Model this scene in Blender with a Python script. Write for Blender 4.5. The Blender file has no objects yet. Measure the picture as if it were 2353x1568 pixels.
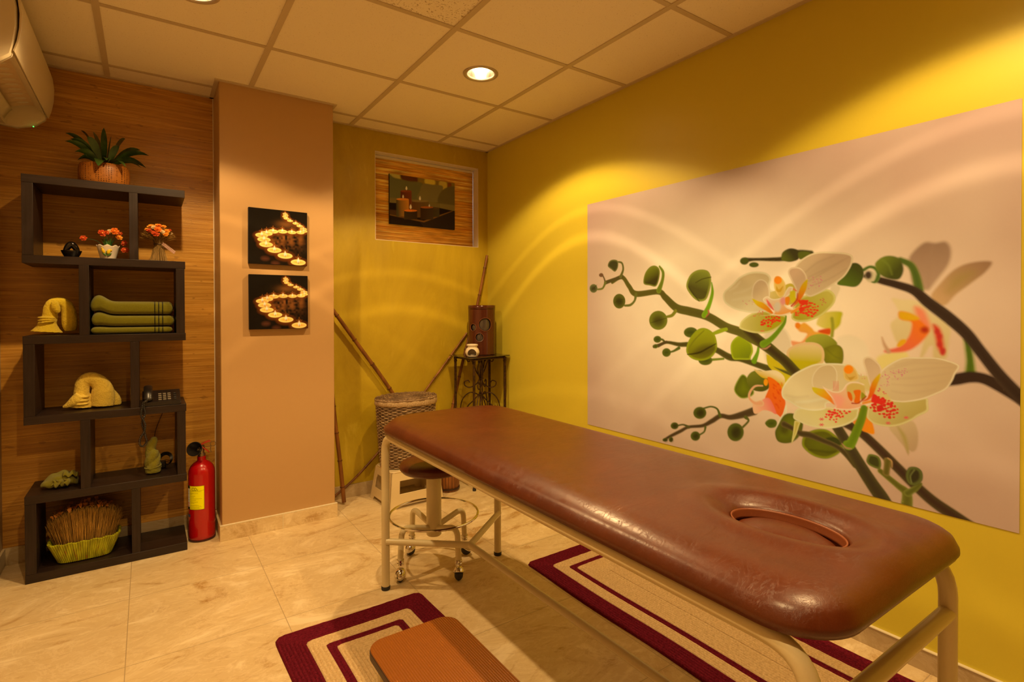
import bpy, math, random
import numpy as np
from math import sin, cos, pi, radians, sqrt, atan2
from mathutils import Vector, Matrix

random.seed(7)
rng = np.random.default_rng(7)
SC = bpy.context.scene
COL = SC.collection

# ------------------------------------------------------------------ camera
CAM_Z = 1.15
F_PX, CX, CY, YAW, PITCH, ROLL = 1224.27, 1178.06, 728.4, .6013, -.0095, -.0021
cam = bpy.data.cameras.new('camera'); camo = bpy.data.objects.new('camera', cam); COL.objects.link(camo)
cam.sensor_fit = 'HORIZONTAL'; cam.sensor_width = 36
cam.lens = F_PX / 2353 * 36
cam.shift_x = -(CX - 1176.5) / 2353
cam.shift_y = (CY - 784) / 2353
cam.clip_start = .02
_r = Vector((cos(YAW), -sin(YAW), 0)); _f = Vector((sin(YAW), cos(YAW), 0)); _u = Vector((0, 0, 1))
_f2 = _f * cos(PITCH) + _u * sin(PITCH); _u2 = -_f * sin(PITCH) + _u * cos(PITCH)
_r3 = _r * cos(ROLL) + _u2 * sin(ROLL); _u3 = -_r * sin(ROLL) + _u2 * cos(ROLL)
camo.matrix_world = Matrix(((_r3.x, _u3.x, -_f2.x, 0), (_r3.y, _u3.y, -_f2.y, 0), (_r3.z, _u3.z, -_f2.z, CAM_Z), (0, 0, 0, 1)))
SC.camera = camo

# ------------------------------------------------------------------ world (daylight behind the window blind) and exposure
w = bpy.data.worlds.new('world'); SC.world = w; w.use_nodes = True
w.node_tree.nodes['Background'].inputs[0].default_value = (.62, .8, 1, 1)
w.node_tree.nodes['Background'].inputs[1].default_value = 4.5
SC.view_settings.view_transform = 'Standard'; SC.view_settings.look = 'None'
SC.view_settings.exposure = 0.12; SC.view_settings.gamma = 1.0
SC.view_settings.use_curve_mapping = False

# ------------------------------------------------------------------ recessed lamps' own light (halogen, warm)
LAMP_COL = (1.0, .66, .29)
LAMP_W = 67.0
LAMP_XY = [(1.3475, 2.235), (.1475, 2.235), (1.3475, .435), (.1475, .435)]
def lamp_light(x, y, power=LAMP_W):
    l = bpy.data.lights.new('downlight_beam', 'POINT'); o = bpy.data.objects.new('downlight_beam', l); COL.objects.link(o)
    o.location = (x, y, 2.318); l.energy = power; l.color = LAMP_COL; l.shadow_soft_size = .022
    l.use_nodes = True; nt = l.node_tree; N = nt.nodes; L = nt.links
    em = [n for n in N if n.type == 'EMISSION'][0]
    tc = N.new('ShaderNodeTexCoord'); sx = N.new('ShaderNodeSeparateXYZ'); L.new(tc.outputs['Normal'], sx.inputs[0])
    ab = N.new('ShaderNodeMath'); ab.operation = 'ABSOLUTE'; L.new(sx.outputs[2], ab.inputs[0])
    cr = N.new('ShaderNodeValToRGB'); L.new(ab.outputs[0], cr.inputs[0])
    e = cr.color_ramp.elements
    stops = [(0, .0), (.40, .015), (.45, .07), (.515, .66), (.56, .84), (.636, .80), (.650, 1.22), (.663, .74), (.70, .80), (.718, .84), (.734, 1.5), (.746, .80), (.82, .86), (.93, .95), (1, 1)]
    e[0].position = stops[0][0]; e[0].color = (0, 0, 0, 1)
    e[1].position = 1; e[1].color = (stops[-1][1] / 1.5,) * 3 + (1,)
    for p, v in stops[1:-1]:
        k = e.new(p); k.color = (v / 1.5,) * 3 + (1,)
    m = N.new('ShaderNodeMath'); m.operation = 'MULTIPLY'; m.inputs[1].default_value = 1.5
    L.new(cr.outputs[0], m.inputs[0]); L.new(m.outputs[0], em.inputs['Strength'])
    return o

# ------------------------------------------------------------------ helpers: colour
def lin(c):
    c = np.asarray(c, float) / 255.
    return np.where(c <= .04045, c / 12.92, ((c + .055) / 1.055) ** 2.4)
WREF = np.array([.93, .58, .31])          # what a white surface shows under the lamps
def W(r, g, b, k=1.0):
    "surface colour that shows as (r,g,b) under the warm lamps"
    return tuple(np.clip(lin((r, g, b)) / (WREF * k), 0.001, .95))

# ------------------------------------------------------------------ helpers: materials
MATS = {}
def mat(name, col, rough=.5, metal=0, spec=.5, bump=None, vary=None, coat=0, emit=None, trans=0, sheen=0):
    if name in MATS: return MATS[name]
    m = bpy.data.materials.new(name); m.use_nodes = True; nt = m.node_tree; N = nt.nodes; L = nt.links
    b = N['Principled BSDF']
    b.inputs['Base Color'].default_value = (*col, 1); b.inputs['Roughness'].default_value = rough
    b.inputs['Metallic'].default_value = metal; b.inputs['Specular IOR Level'].default_value = spec
    b.inputs['Coat Weight'].default_value = coat; b.inputs['Transmission Weight'].default_value = trans
    b.inputs['Sheen Weight'].default_value = sheen
    if emit: b.inputs['Emission Color'].default_value = (*emit[0], 1); b.inputs['Emission Strength'].default_value = emit[1]
    tc = N.new('ShaderNodeTexCoord')
    if vary:   # (scale vec, amount, detail)
        sc, amt = vary[0], vary[1]
        mp = N.new('ShaderNodeMapping'); mp.inputs['Scale'].default_value = sc; L.new(tc.outputs['Object'], mp.inputs[0])
        nz = N.new('ShaderNodeTexNoise'); nz.inputs['Scale'].default_value = 1; nz.inputs['Detail'].default_value = 5; L.new(mp.outputs[0], nz.inputs[0])
        mx = N.new('ShaderNodeMix'); mx.data_type = 'RGBA'
        c2 = vary[2] if len(vary) > 2 else tuple(max(0, c * (1 - amt)) for c in col)
        mr = N.new('ShaderNodeMapRange'); mr.inputs[1].default_value = .35; mr.inputs[2].default_value = .65
        L.new(nz.outputs[0], mr.inputs[0]); L.new(mr.outputs[0], mx.inputs[0])
        mx.inputs[6].default_value = (*col, 1); mx.inputs[7].default_value = (*c2, 1)
        L.new(mx.outputs[2], b.inputs['Base Color'])
    if bump:   # (kind, scale vec, strength, distance)
        mp = N.new('ShaderNodeMapping'); mp.inputs['Scale'].default_value = bump[1]; L.new(tc.outputs['Object'], mp.inputs[0])
        if bump[0] == 'noise': t = N.new('ShaderNodeTexNoise'); t.inputs['Scale'].default_value = 1; t.inputs['Detail'].default_value = 4
        else:
            t = N.new('ShaderNodeTexVoronoi'); t.inputs['Scale'].default_value = 1
            if bump[0] == 'cells': t.feature = 'DISTANCE_TO_EDGE'
        L.new(mp.outputs[0], t.inputs[0])
        bp = N.new('ShaderNodeBump'); bp.inputs['Strength'].default_value = bump[2]; bp.inputs['Distance'].default_value = bump[3]
        L.new(t.outputs[0], bp.inputs['Height']); L.new(bp.outputs[0], b.inputs['Normal'])
    MATS[name] = m
    return m
def mat_attr(name, rough=.5, spec=.3):
    m = bpy.data.materials.new(name); m.use_nodes = True; N = m.node_tree.nodes; b = N['Principled BSDF']
    b.inputs['Roughness'].default_value = rough; b.inputs['Specular IOR Level'].default_value = spec
    a = N.new('ShaderNodeAttribute'); a.attribute_name = 'print'; m.node_tree.links.new(a.outputs['Color'], b.inputs['Base Color'])
    return m

# ------------------------------------------------------------------ helpers: meshes
class MB:
    def __init__(s): s.v = []; s.f = []; s.mi = []; s.cur = 0
    def add(s, vs, fs):
        o = len(s.v); s.v += [tuple(p) for p in vs]
        for f in fs: s.f.append(tuple(i + o for i in f)); s.mi.append(s.cur)
        return s
    def box(s, x0, x1, y0, y1, z0, z1):
        return s.add([(x0, y0, z0), (x1, y0, z0), (x1, y1, z0), (x0, y1, z0), (x0, y0, z1), (x1, y0, z1), (x1, y1, z1), (x0, y1, z1)],
                     [(0, 3, 2, 1), (4, 5, 6, 7), (0, 1, 5, 4), (1, 2, 6, 5), (2, 3, 7, 6), (3, 0, 4, 7)])
    def quad(s, *p): return s.add(p, [tuple(range(len(p)))])
    def grid(s, fn, nu, nv, cu=False, cv=False):
        vs = [fn(i / nu, j / nv) for j in range(nv + (0 if cv else 1)) for i in range(nu + (0 if cu else 1))]
        w_ = nu + (0 if cu else 1); h_ = nv + (0 if cv else 1); fs = []
        for j in range(nv):
            for i in range(nu):
                a = j * w_ + i; b = j * w_ + (i + 1) % w_; c = ((j + 1) % h_) * w_ + (i + 1) % w_; d = ((j + 1) % h_) * w_ + i
                fs.append((a, b, c, d))
        return s.add(vs, fs)
    def lathe(s, prof, n=32, sx=1, sy=1, c=(0, 0, 0), cap=True):
        vs = []; fs = []
        for r, z in prof:
            for k in range(n): a = 2 * pi * k / n; vs.append((c[0] + r * sx * cos(a), c[1] + r * sy * sin(a), c[2] + z))
        for j in range(len(prof) - 1):
            for k in range(n): k2 = (k + 1) % n; fs.append((j * n + k, j * n + k2, (j + 1) * n + k2, (j + 1) * n + k))
        if cap:
            if prof[0][0] > 1e-4: fs.append(tuple(reversed(range(n))))
            if prof[-1][0] > 1e-4: fs.append(tuple((len(prof) - 1) * n + k for k in range(n)))
        return s.add(vs, fs)
    def tube(s, pts, r, n=10, cap=True, closed=False, flat=1.0):
        P = [Vector(p) for p in pts]; m = len(P); R = r if hasattr(r, '__len__') else [r] * m
        T = []
        for i in range(m):
            if closed: t = P[(i + 1) % m] - P[i - 1]
            else: t = P[min(i + 1, m - 1)] - P[max(i - 1, 0)]
            T.append(t.normalized() if t.length > 1e-9 else Vector((0, 0, 1)))
        a = Vector((0, 0, 1)) if abs(T[0].z) < .9 else Vector((1, 0, 0))
        nrm = (a - T[0] * a.dot(T[0])).normalized(); vs = []
        for i in range(m):
            nrm = (nrm - T[i] * nrm.dot(T[i])).normalized(); bi = T[i].cross(nrm)
            for k in range(n):
                q = 2 * pi * k / n; vs.append(P[i] + (nrm * cos(q) * flat + bi * sin(q)) * R[i])
        fs = []
        for i in range(m if closed else m - 1):
            j = (i + 1) % m
            for k in range(n): k2 = (k + 1) % n; fs.append((i * n + k, i * n + k2, j * n + k2, j * n + k))
        if cap and not closed: fs.append(tuple(reversed(range(n)))); fs.append(tuple((m - 1) * n + k for k in range(n)))
        return s.add(vs, fs)
    def prism(s, poly, y0, y1, ax='y'):
        n = len(poly)
        if ax == 'y': vs = [(a, y0, b) for a, b in poly] + [(a, y1, b) for a, b in poly]
        elif ax == 'z': vs = [(a, b, y0) for a, b in poly] + [(a, b, y1) for a, b in poly]
        else: vs = [(y0, a, b) for a, b in poly] + [(y1, a, b) for a, b in poly]
        fs = [tuple(range(n)), tuple(reversed(range(n, 2 * n)))] + [(i, (i + n), ((i + 1) % n + n), (i + 1) % n) for i in range(n)]
        return s.add(vs, fs)
    def xf(s, fn): s.v = [tuple(fn(*p)) for p in s.v]; return s

def thing(name, label, cat, loc=(0, 0, 0), rotz=0, group=None):
    o = bpy.data.objects.new(name, None); COL.objects.link(o); o.empty_display_size = .05
    o.location = loc; o.rotation_euler = (0, 0, rotz); o['label'] = label; o['category'] = cat
    if group: o['group'] = group
    return o
def obj(name, mb, m, parent=None, smooth=True, bevel=0, mods=(), label=None, angle=35, fixn=True):
    me = bpy.data.meshes.new(name)
    me.from_pydata(mb.v, [], mb.f)
    ms = m if isinstance(m, (list, tuple)) else [m]
    for q in ms: me.materials.append(q)
    if len(ms) > 1: me.polygons.foreach_set('material_index', mb.mi)
    if fixn:
        import bmesh
        bm = bmesh.new(); bm.from_mesh(me); bmesh.ops.recalc_face_normals(bm, faces=bm.faces); bm.to_mesh(me); bm.free()
    if smooth:
        me.polygons.foreach_set('use_smooth', [True] * len(me.polygons)); me.set_sharp_from_angle(angle=radians(angle))
    me.update()
    o = bpy.data.objects.new(name, me); COL.objects.link(o); o.parent = parent
    if bevel:
        b = o.modifiers.new('bevel', 'BEVEL'); b.width = bevel; b.segments = 2; b.limit_method = 'ANGLE'; b.angle_limit = radians(40)
    for kind, kw in mods:
        md = o.modifiers.new(kind.lower(), kind)
        md.name = kind.lower()
        for k, v in kw.items(): setattr(md, k, v)
    if label: o['label'] = label
    return o
def tag(o, label, cat, group=None, loc=None):
    o['label'] = label; o['category'] = cat
    if group: o['group'] = group
    if loc: o.location = loc
    return o
def struct(name, mb, m, **k):
    o = obj(name, mb, m, **k); o['kind'] = 'structure'; return o
def cr(pts, n=8, closed=False):
    "Catmull-Rom through points of any dimension"
    P = [np.array(p, float) for p in pts]; m = len(P); out = []
    rngi = range(m) if closed else range(m - 1)
    for i in rngi:
        if closed: a, b, c, d = P[i - 1], P[i], P[(i + 1) % m], P[(i + 2) % m]
        else: a, b, c, d = P[max(i - 1, 0)], P[i], P[i + 1], P[min(i + 2, m - 1)]
        for k in range(n):
            t = k / n
            out.append(.5 * ((2 * b) + (-a + c) * t + (2 * a - 5 * b + 4 * c - d) * t * t + (-a + 3 * b - 3 * c + d) * t ** 3))
    if not closed: out.append(P[-1])
    return out
def bend_path(pts, rad, n=6):
    "polyline with rounded corners"
    P = [Vector(p) for p in pts]; out = [P[0]]
    for i in range(1, len(P) - 1):
        a = (P[i - 1] - P[i]); b = (P[i + 1] - P[i]); d = min(rad, a.length * .49, b.length * .49)
        p0 = P[i] + a.normalized() * d; p1 = P[i] + b.normalized() * d
        for k in range(n + 1):
            t = k / n; out.append(p0 * (1 - t) ** 2 + P[i] * 2 * t * (1 - t) + p1 * t * t)
    out.append(P[-1]); return out

# ------------------------------------------------------------------ helpers: prints (flat pictures painted into a fine mesh)
class Canvas:
    def __init__(s, wm, hm, step):
        s.nx = int(wm / step) + 1; s.ny = int(hm / step) + 1; s.w = wm; s.h = hm; s.step = step
        s.a = np.zeros((s.ny, s.nx, 3)); s.Y, s.X = np.mgrid[0:s.ny, 0:s.nx].astype(float)   # Y counts down from the top
        s.map = lambda p: p; s.k = 1.0
    def col(s, c): return np.array(W(*c, s.k)) if len(c) == 3 else np.array(c[:3])
    def noise(s, sc, seed=0):
        r = np.random.default_rng(seed); gx = int(s.nx / sc) + 3; gy = int(s.ny / sc) + 3; g = r.random((gy, gx))
        fx = s.X / sc; fy = s.Y / sc; ix = fx.astype(int); iy = fy.astype(int); tx = fx - ix; ty = fy - iy
        tx = tx * tx * (3 - 2 * tx); ty = ty * ty * (3 - 2 * ty)
        return (g[iy, ix] * (1 - tx) + g[iy, ix + 1] * tx) * (1 - ty) + (g[iy + 1, ix] * (1 - tx) + g[iy + 1, ix + 1] * tx) * ty
    def _box(s, P, pad):
        x0 = max(0, int(P[:, 0].min() - pad)); x1 = min(s.nx, int(P[:, 0].max() + pad) + 2)
        y0 = max(0, int(P[:, 1].min() - pad)); y1 = min(s.ny, int(P[:, 1].max() + pad) + 2)
        return (slice(y0, y1), slice(x0, x1)) if x1 > x0 and y1 > y0 else None
    def fill(s, pts, c, soft=1.0, c2=None, edge=None, ew=3, alpha=1, smooth=True, axis=None):
        "pts in source pixels; c2 towards axis end (or towards the rim); edge = rim colour"
        P = np.array([s.map(p) for p in pts], float)
        if smooth: P = np.array(cr(P, 5, True))
        bx = s._box(P, soft * 2 + 1)
        if not bx: return
        X = s.X[bx]; Y = s.Y[bx]; d2 = np.full(X.shape, 1e9); ins = np.zeros(X.shape, bool)
        for i in range(len(P)):
            ax, ay = P[i - 1]; bx_, by = P[i]; dx, dy = bx_ - ax, by - ay; L2 = dx * dx + dy * dy + 1e-9
            t = np.clip(((X - ax) * dx + (Y - ay) * dy) / L2, 0, 1)
            d2 = np.minimum(d2, (X - ax - t * dx) ** 2 + (Y - ay - t * dy) ** 2)
            if abs(dy) > 1e-9:
                c_ = ((ay > Y) != (by > Y)) & (X < dx * (Y - ay) / dy + ax); ins ^= c_
        d = np.sqrt(d2) * np.where(ins, 1, -1)
        al = np.clip(.5 + d / (2 * soft), 0, 1) * alpha; al = al * al * (3 - 2 * al) if alpha == 1 else al
        C = np.broadcast_to(s.col(c), X.shape + (3,)).copy()
        if c2 is not None:
            if axis: 
                p0 = np.array(s.map(axis[0])); p1 = np.array(s.map(axis[1])); dv = p1 - p0
                t = np.clip(((X - p0[0]) * dv[0] + (Y - p0[1]) * dv[1]) / (dv @ dv), 0, 1)
            else: t = np.clip(1 - d / max(1e-6, d.max()), 0, 1)
            C = C * (1 - t[..., None]) + s.col(c2) * t[..., None]
        if edge is not None:
            t = np.clip(1 - np.abs(d - ew * .5) / ew, 0, 1)[..., None]; C = C * (1 - t) + s.col(edge) * t
        s.a[bx] = s.a[bx] * (1 - al[..., None]) + C * al[..., None]
    def ell(s, cx, cy, rx, ry, c, rot=0, **k):
        r = radians(rot)
        s.fill([(cx + rx * cos(a) * cos(r) - ry * sin(a) * sin(r), cy + rx * cos(a) * sin(r) + ry * sin(a) * cos(r)) for a in np.linspace(0, 2 * pi, 12, endpoint=False)], c, **k)
    def stroke(s, pts, w, c, soft=1.0, c2=None, edge=None, smooth=True, alpha=1):
        "w: width or list (source px, same scale as the map's x); c2 = colour at the end, edge = colour of the flanks"
        n = len(pts); Wd = list(w) if hasattr(w, '__len__') else [w] * n
        q = [s.map(p) for p in pts]
        A = [(x, y, ww * s.sc(p) * .5, i / (n - 1)) for i, ((x, y), ww, p) in enumerate(zip(q, Wd, pts))]
        A = np.array(cr(A, 8) if smooth and n > 2 else A, float)
        bx = s._box(A[:, :2], A[:, 2].max() + soft * 2 + 1)
        if not bx: return
        X = s.X[bx]; Y = s.Y[bx]; best = np.full(X.shape, 1e9); T = np.zeros(X.shape); Rr = np.ones(X.shape)
        for i in range(len(A) - 1):
            ax, ay, ar, at_ = A[i]; bx_, by, br, bt = A[i + 1]; dx, dy = bx_ - ax, by - ay; L2 = dx * dx + dy * dy + 1e-9
            t = np.clip(((X - ax) * dx + (Y - ay) * dy) / L2, 0, 1); r = ar + (br - ar) * t
            d = np.sqrt((X - ax - t * dx) ** 2 + (Y - ay - t * dy) ** 2) - r
            m = d < best; best = np.where(m, d, best); T = np.where(m, at_ + (bt - at_) * t, T); Rr = np.where(m, r, Rr)
        al = np.clip(.5 - best / (2 * soft), 0, 1) * alpha
        C = np.broadcast_to(s.col(c), X.shape + (3,)).copy()
        if c2 is not None: C = C * (1 - T[..., None]) + s.col(c2) * T[..., None]
        if edge is not None:
            t = (np.clip(1 + best / np.maximum(Rr, .5), 0, 1) ** 2 * .8)[..., None]; C = C * (1 - t) + s.col(edge) * t
        s.a[bx] = s.a[bx] * (1 - al[..., None]) + C * al[..., None]
    def mesh(s, name, place, m, parent=None):
        "place(u,v) -> local xyz arrays, u,v in 0..1 (v down)"
        u = s.X / (s.nx - 1); v = s.Y / (s.ny - 1); x, y, z = place(u, v)
        co = np.stack([np.broadcast_to(q, u.shape) for q in (x, y, z)], -1).reshape(-1, 3)
        me = bpy.data.meshes.new(name); nv = co.shape[0]; nf = (s.nx - 1) * (s.ny - 1)
        me.vertices.add(nv); me.vertices.foreach_set('co', co.astype(np.float32).ravel())
        idx = np.arange(nv).reshape(s.ny, s.nx); q = np.stack([idx[:-1, :-1], idx[1:, :-1], idx[1:, 1:], idx[:-1, 1:]], -1).reshape(-1, 4)
        me.loops.add(nf * 4); me.loops.foreach_set('vertex_index', q.astype(np.int32).ravel())
        me.polygons.add(nf); me.polygons.foreach_set('loop_start', np.arange(0, nf * 4, 4, dtype=np.int32))
        me.polygons.foreach_set('loop_total', np.full(nf, 4, dtype=np.int32))
        me.update(calc_edges=True); me.materials.append(m)
        at_ = me.color_attributes.new('print', 'FLOAT_COLOR', 'POINT')
        at_.data.foreach_set('color', np.concatenate([np.clip(s.a, 0, 1).reshape(-1, 3), np.ones((nv, 1))], 1).astype(np.float32).ravel())
        o = bpy.data.objects.new(name, me); COL.objects.link(o); o.parent = parent
        return o

# photograph pixel -> point on a plane of the room (to read off where things stand)
_R3 = np.array(_r3); _F2 = np.array(_f2); _U3 = np.array(_u3); _O = np.array([0, 0, CAM_Z])
def ray(u, v): return _F2 + _R3 * (u - CX) / F_PX - _U3 * (v - CY) / F_PX
def onx(u, v, x): d = ray(u, v); return _O + d * x / d[0]
def ony(u, v, y): d = ray(u, v); return _O + d * y / d[1]
def onz(u, v, z): d = ray(u, v); return _O + d * (z - CAM_Z) / d[2]
#@@ROOM
# ================================================================== THE ROOM
XR, XL, YB, YN, H = 2.044, -.549, 3.30, -1.6, 2.31
class NT:
    def __init__(s, name):
        s.m = bpy.data.materials.new(name); s.m.use_nodes = True; s.t = s.m.node_tree; s.N = s.t.nodes; s.b = s.N['Principled BSDF']
        s.tc = s.N.new('ShaderNodeTexCoord').outputs['Object']
    def set(s, inp, v):
        if hasattr(v, 'is_linked') or isinstance(v, bpy.types.NodeSocket): s.t.links.new(v, inp)
        else: inp.default_value = v
    def n(s, typ, out=0, ins={}, **kw):
        q = s.N.new(typ)
        for k, v in kw.items(): setattr(q, k, v)
        for k, v in ins.items(): s.set(q.inputs[k], v)
        return q.outputs[out]
    def math(s, op, a, b=0): return s.n('ShaderNodeMath', ins={0: a, 1: b}, operation=op)
    def mapping(s, sc, vec=None, rot=(0, 0, 0)): return s.n('ShaderNodeMapping', ins={0: vec or s.tc, 'Scale': sc, 'Rotation': rot})
    def noise(s, sc, detail=4, rough=.5, dist=0, vec=None, rot=(0, 0, 0)):
        return s.n('ShaderNodeTexNoise', ins={0: s.mapping(sc, vec, rot), 'Scale': 1.0, 'Detail': float(detail), 'Roughness': rough, 'Distortion': float(dist)})
    def ramp(s, f, stops):
        q = s.N.new('ShaderNodeValToRGB'); s.t.links.new(f, q.inputs[0]); e = q.color_ramp.elements
        e[0].position, e[0].color = stops[0][0], (*stops[0][1], 1); e[1].position, e[1].color = stops[-1][0], (*stops[-1][1], 1)
        for p, c in stops[1:-1]: k = e.new(p); k.color = (*c, 1)
        return q.outputs[0]
    def mix(s, f, a, b, mode='MIX'):
        q = s.N.new('ShaderNodeMix'); q.data_type = 'RGBA'; q.blend_type = mode
        for i, v in ((0, f), (6, a), (7, b)):
            if isinstance(v, tuple): v = (*v[:3], 1)
            s.set(q.inputs[i], v)
        return q.outputs[2]
    def map(s, v, a, b, c=0., d=1.): return s.n('ShaderNodeMapRange', ins={0: v, 1: a, 2: b, 3: c, 4: d})
    def bump(s, h, strength, dist): s.t.links.new(s.n('ShaderNodeBump', ins={'Height': h, 'Strength': strength, 'Distance': dist}), s.b.inputs['Normal'])
    def fin(s, col=None, rough=.5, spec=.5):
        if col is not None: s.set(s.b.inputs['Base Color'], (*col, 1) if isinstance(col, tuple) else col)
        s.set(s.b.inputs['Roughness'], rough); s.b.inputs['Specular IOR Level'].default_value = spec
        return s.m
    def xyz(s):
        q = s.N.new('ShaderNodeSeparateXYZ'); s.t.links.new(s.tc, q.inputs[0]); return q.outputs
# --- floor: veined beige stone tiles
def stone(name, grout=True, base=(.70, .54, .30), dark=(.45, .26, .085), light=(.86, .72, .48)):
    t = NT(name); f1 = t.noise((2.0, 4.2, 3), 9, .66, 2.6, rot=(0, 0, .75)); f2 = t.noise((3.2, 6, 6), 9, .7, 3.2, rot=(0, 0, .6))
    c = t.ramp(f1, [(.32, dark), (.45, base), (.55, base), (.66, light)])
    v = t.map(t.math('ABSOLUTE', t.math('SUBTRACT', f2, .5)), 0., .035, .45, 0.)
    c = t.mix(v, c, light); v3 = t.map(t.noise((6, 11, 9), 8, .75, 3.5, rot=(0, 0, .9)), .55, .72, 0., .55); c = t.mix(v3, c, dark)
    if grout:
        o = t.xyz()
        def line(s_, off, step): 
            fr = t.math('FRACT', t.math('DIVIDE', t.math('ADD', s_, 50 * step - off), step)); d = t.math('MINIMUM', fr, t.math('SUBTRACT', 1, fr))
            return t.math('MULTIPLY', d, step)
        d = t.math('MINIMUM', line(o[0], -.067, .4885), line(o[1], 2.127, .4975)); g = t.math('LESS_THAN', d, .0013)
        c = t.mix(g, c, (.46, .34, .19)); t.bump(t.math('SUBTRACT', 1, g), .4, .001)
    return t.fin(c, t.map(f2, .3, .7, .28, .42), .45)
M_FLOOR = stone('floor_stone'); M_SKIRT = stone('skirting_stone', False, (.46, .35, .20), (.34, .24, .11), (.58, .47, .30))
struct('floor', MB().box(XL - .1, XR + .1, YN - .1, YB + .1, -.06, 0), M_FLOOR, smooth=False)
# --- suspended ceiling
def ctile(name, sc, amt, dark):
    t = NT(name); o = t.noise((sc, sc, sc), 3, .6, .6); k = t.map(o, amt - .03, amt + .03, 1., 0.)
    c = t.mix(k, (.93, .84, .66), dark); t.bump(t.map(o, amt - .06, amt, 0., 1.), .5, .002); return t.fin(c, .9, .1)
M_CT = ctile('ceiling_tile_fine', 230, .33, (.60, .50, .36)); M_CT2 = ctile('ceiling_tile_coarse', 125, .39, (.48, .36, .21))
cb = MB(); X0, Y0, T = .4475, 1.3347, .6
xs = [XL] + [X0 + T * i for i in range(-1, 3)] + [XR]; ys = [YN] + [Y0 + T * j for j in range(-4, 4)] + [YB]
HOLES = {(1, 2): 0}
for i in range(len(xs) - 1):
    for j in range(len(ys) - 1):
        a, b, c_, d = xs[i], xs[i + 1], ys[j], ys[j + 1]
        cb.cur = 1 if (abs(a - X0) < .01 and abs(c_ - Y0) < .01) else 0
        hole = [p for p in LAMP_XY if a < p[0] < b and c_ < p[1] < d]
        if hole:
            hx, hy = hole[0]; n = 32; R = .066
            ring = [(hx + R * cos(2 * pi * k / n), hy + R * sin(2 * pi * k / n), H) for k in range(n)]
            out = []
            for k in range(n):
                q = 2 * pi * k / n; dx, dy = cos(q), sin(q); s_ = min(((b - hx) if dx > 0 else (a - hx)) / dx if abs(dx) > 1e-6 else 9, ((d - hy) if dy > 0 else (c_ - hy)) / dy if abs(dy) > 1e-6 else 9)
                out.append((hx + dx * s_, hy + dy * s_, H))
            cb.add(ring + out, [(k, (k + 1) % n, n + (k + 1) % n, n + k) for k in range(n)])
            for ex, ey in ((a, c_), (b, c_), (b, d), (a, d)):   # fill the corners
                q = atan2(ey - hy, ex - hx) % (2 * pi); k = int(q / (2 * pi) * n); cb.add([out[k], out[(k + 1) % n], (ex, ey, H)], [(0, 1, 2)])
        else: cb.quad((a, c_, H), (b, c_, H), (b, d, H), (a, d, H))
struct('ceiling', cb, [M_CT, M_CT2], smooth=False, fixn=False)
struct('ceiling_slab', MB().box(XL - .1, XR + .1, YN - .1, YB + .1, 2.46, 2.5), mat('slab', (.3, .3, .3), .9), smooth=False).name = 'ceiling'
M_TBAR = mat('ceiling_bar', (.60, .49, .33), .45)
tb = MB()
for x in xs[1:-1]: tb.box(x - .012, x + .012, YN, YB, H - .004, H + .002)
for y in ys[1:-1]: tb.box(XL, XR, y - .011, y + .011, H - .0035, H + .002)
struct('trim_1', tb, M_TBAR, smooth=False)
tb = MB(); tb.box(XR - .018, XR, YN, YB, H - .006, H + .002); tb.box(XL, XL + .018, YN, YB, H - .006, H + .002); tb.box(.8644, XR, YB - .018, YB, H - .006, H + .002)
tb.box(XL, .3025, YB - .018, YB, H - .006, H + .002); tb.box(.2845, .8824, 3.0118, 3.03, H - .006, H + .002); tb.box(.2845, .3025, 3.03, YB, H - .006, H + .002); tb.box(.8644, .8824, 3.03, YB, H - .006, H + .002)
struct('trim_2', tb, M_TBAR, smooth=False)
# --- walls
def plaster(name, c1, c2, sc=2.5, rough=.55, bs=.12, streak=False):
    t = NT(name); n1 = t.noise((sc, sc, sc * (.35 if streak else 1)), 6, .6, .6); c = t.mix(t.map(n1, .35, .68), c1, c2)
    t.bump(t.noise((60, 60, 60), 3), bs, .002); return t.fin(c, rough, .35)
M_YEL = plaster('yellow_paint', (.66, .555, .048), (.63, .53, .048), 1.0, .42, .05)
def backwall():
    t = NT('ochre_wash'); a = t.noise((2.2, 2.2, .9), 7, .65, .8); b = t.noise((9, 9, 3), 6, .7, .5)
    c = t.mix(t.map(a, .38, .62), (.56, .41, .022), (.44, .31, .012)); c = t.mix(t.map(b, .62, .8, 0., .6), c, (.74, .58, .06))
    t.bump(t.noise((40, 40, 14), 4), .2, .003); return t.fin(c, t.map(b, .4, .7, .5, .3), .4)
M_BACK = backwall()
M_COLUMN = plaster('tan_paint', (.53, .33, .145), (.52, .32, .14), 1.0, .38, .03)
M_LEFT = plaster('beige_paint', (.45, .33, .19), (.43, .32, .18), 1.0, .6, .03)
def bamboo_wall():
    t = NT('bamboo_strip_covering'); o = t.xyz()
    a = t.noise((2.0, 1, 330), 4, .7); b = t.noise((3, 1, 70), 5, .7); g = t.noise((1.5, 1, 10), 3, .5)
    c = t.ramp(a, [(.30, (.34, .15, .018)), (.45, (.58, .29, .04)), (.58, (.70, .37, .06)), (.72, (.92, .60, .17))])
    c = t.mix(t.map(b, .36, .6, .55, 0.), c, (.32, .125, .012)); c = t.mix(t.map(g, .35, .6, .3, 0.), c, (.34, .14, .015))
    k = t.noise((22, 1, 60), 2, .4); c = t.mix(t.map(k, .68, .74, 0., .5), c, (.2, .08, .012))
    w_ = t.math('ABSOLUTE', t.math('SINE', t.math('MULTIPLY', o[2], pi / .006))); t.bump(t.math('ADD', t.math('MULTIPLY', w_, .5), a), .22, .0015)
    return t.fin(c, t.map(b, .3, .7, .26, .42), .45)
M_BAMW = bamboo_wall()
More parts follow.
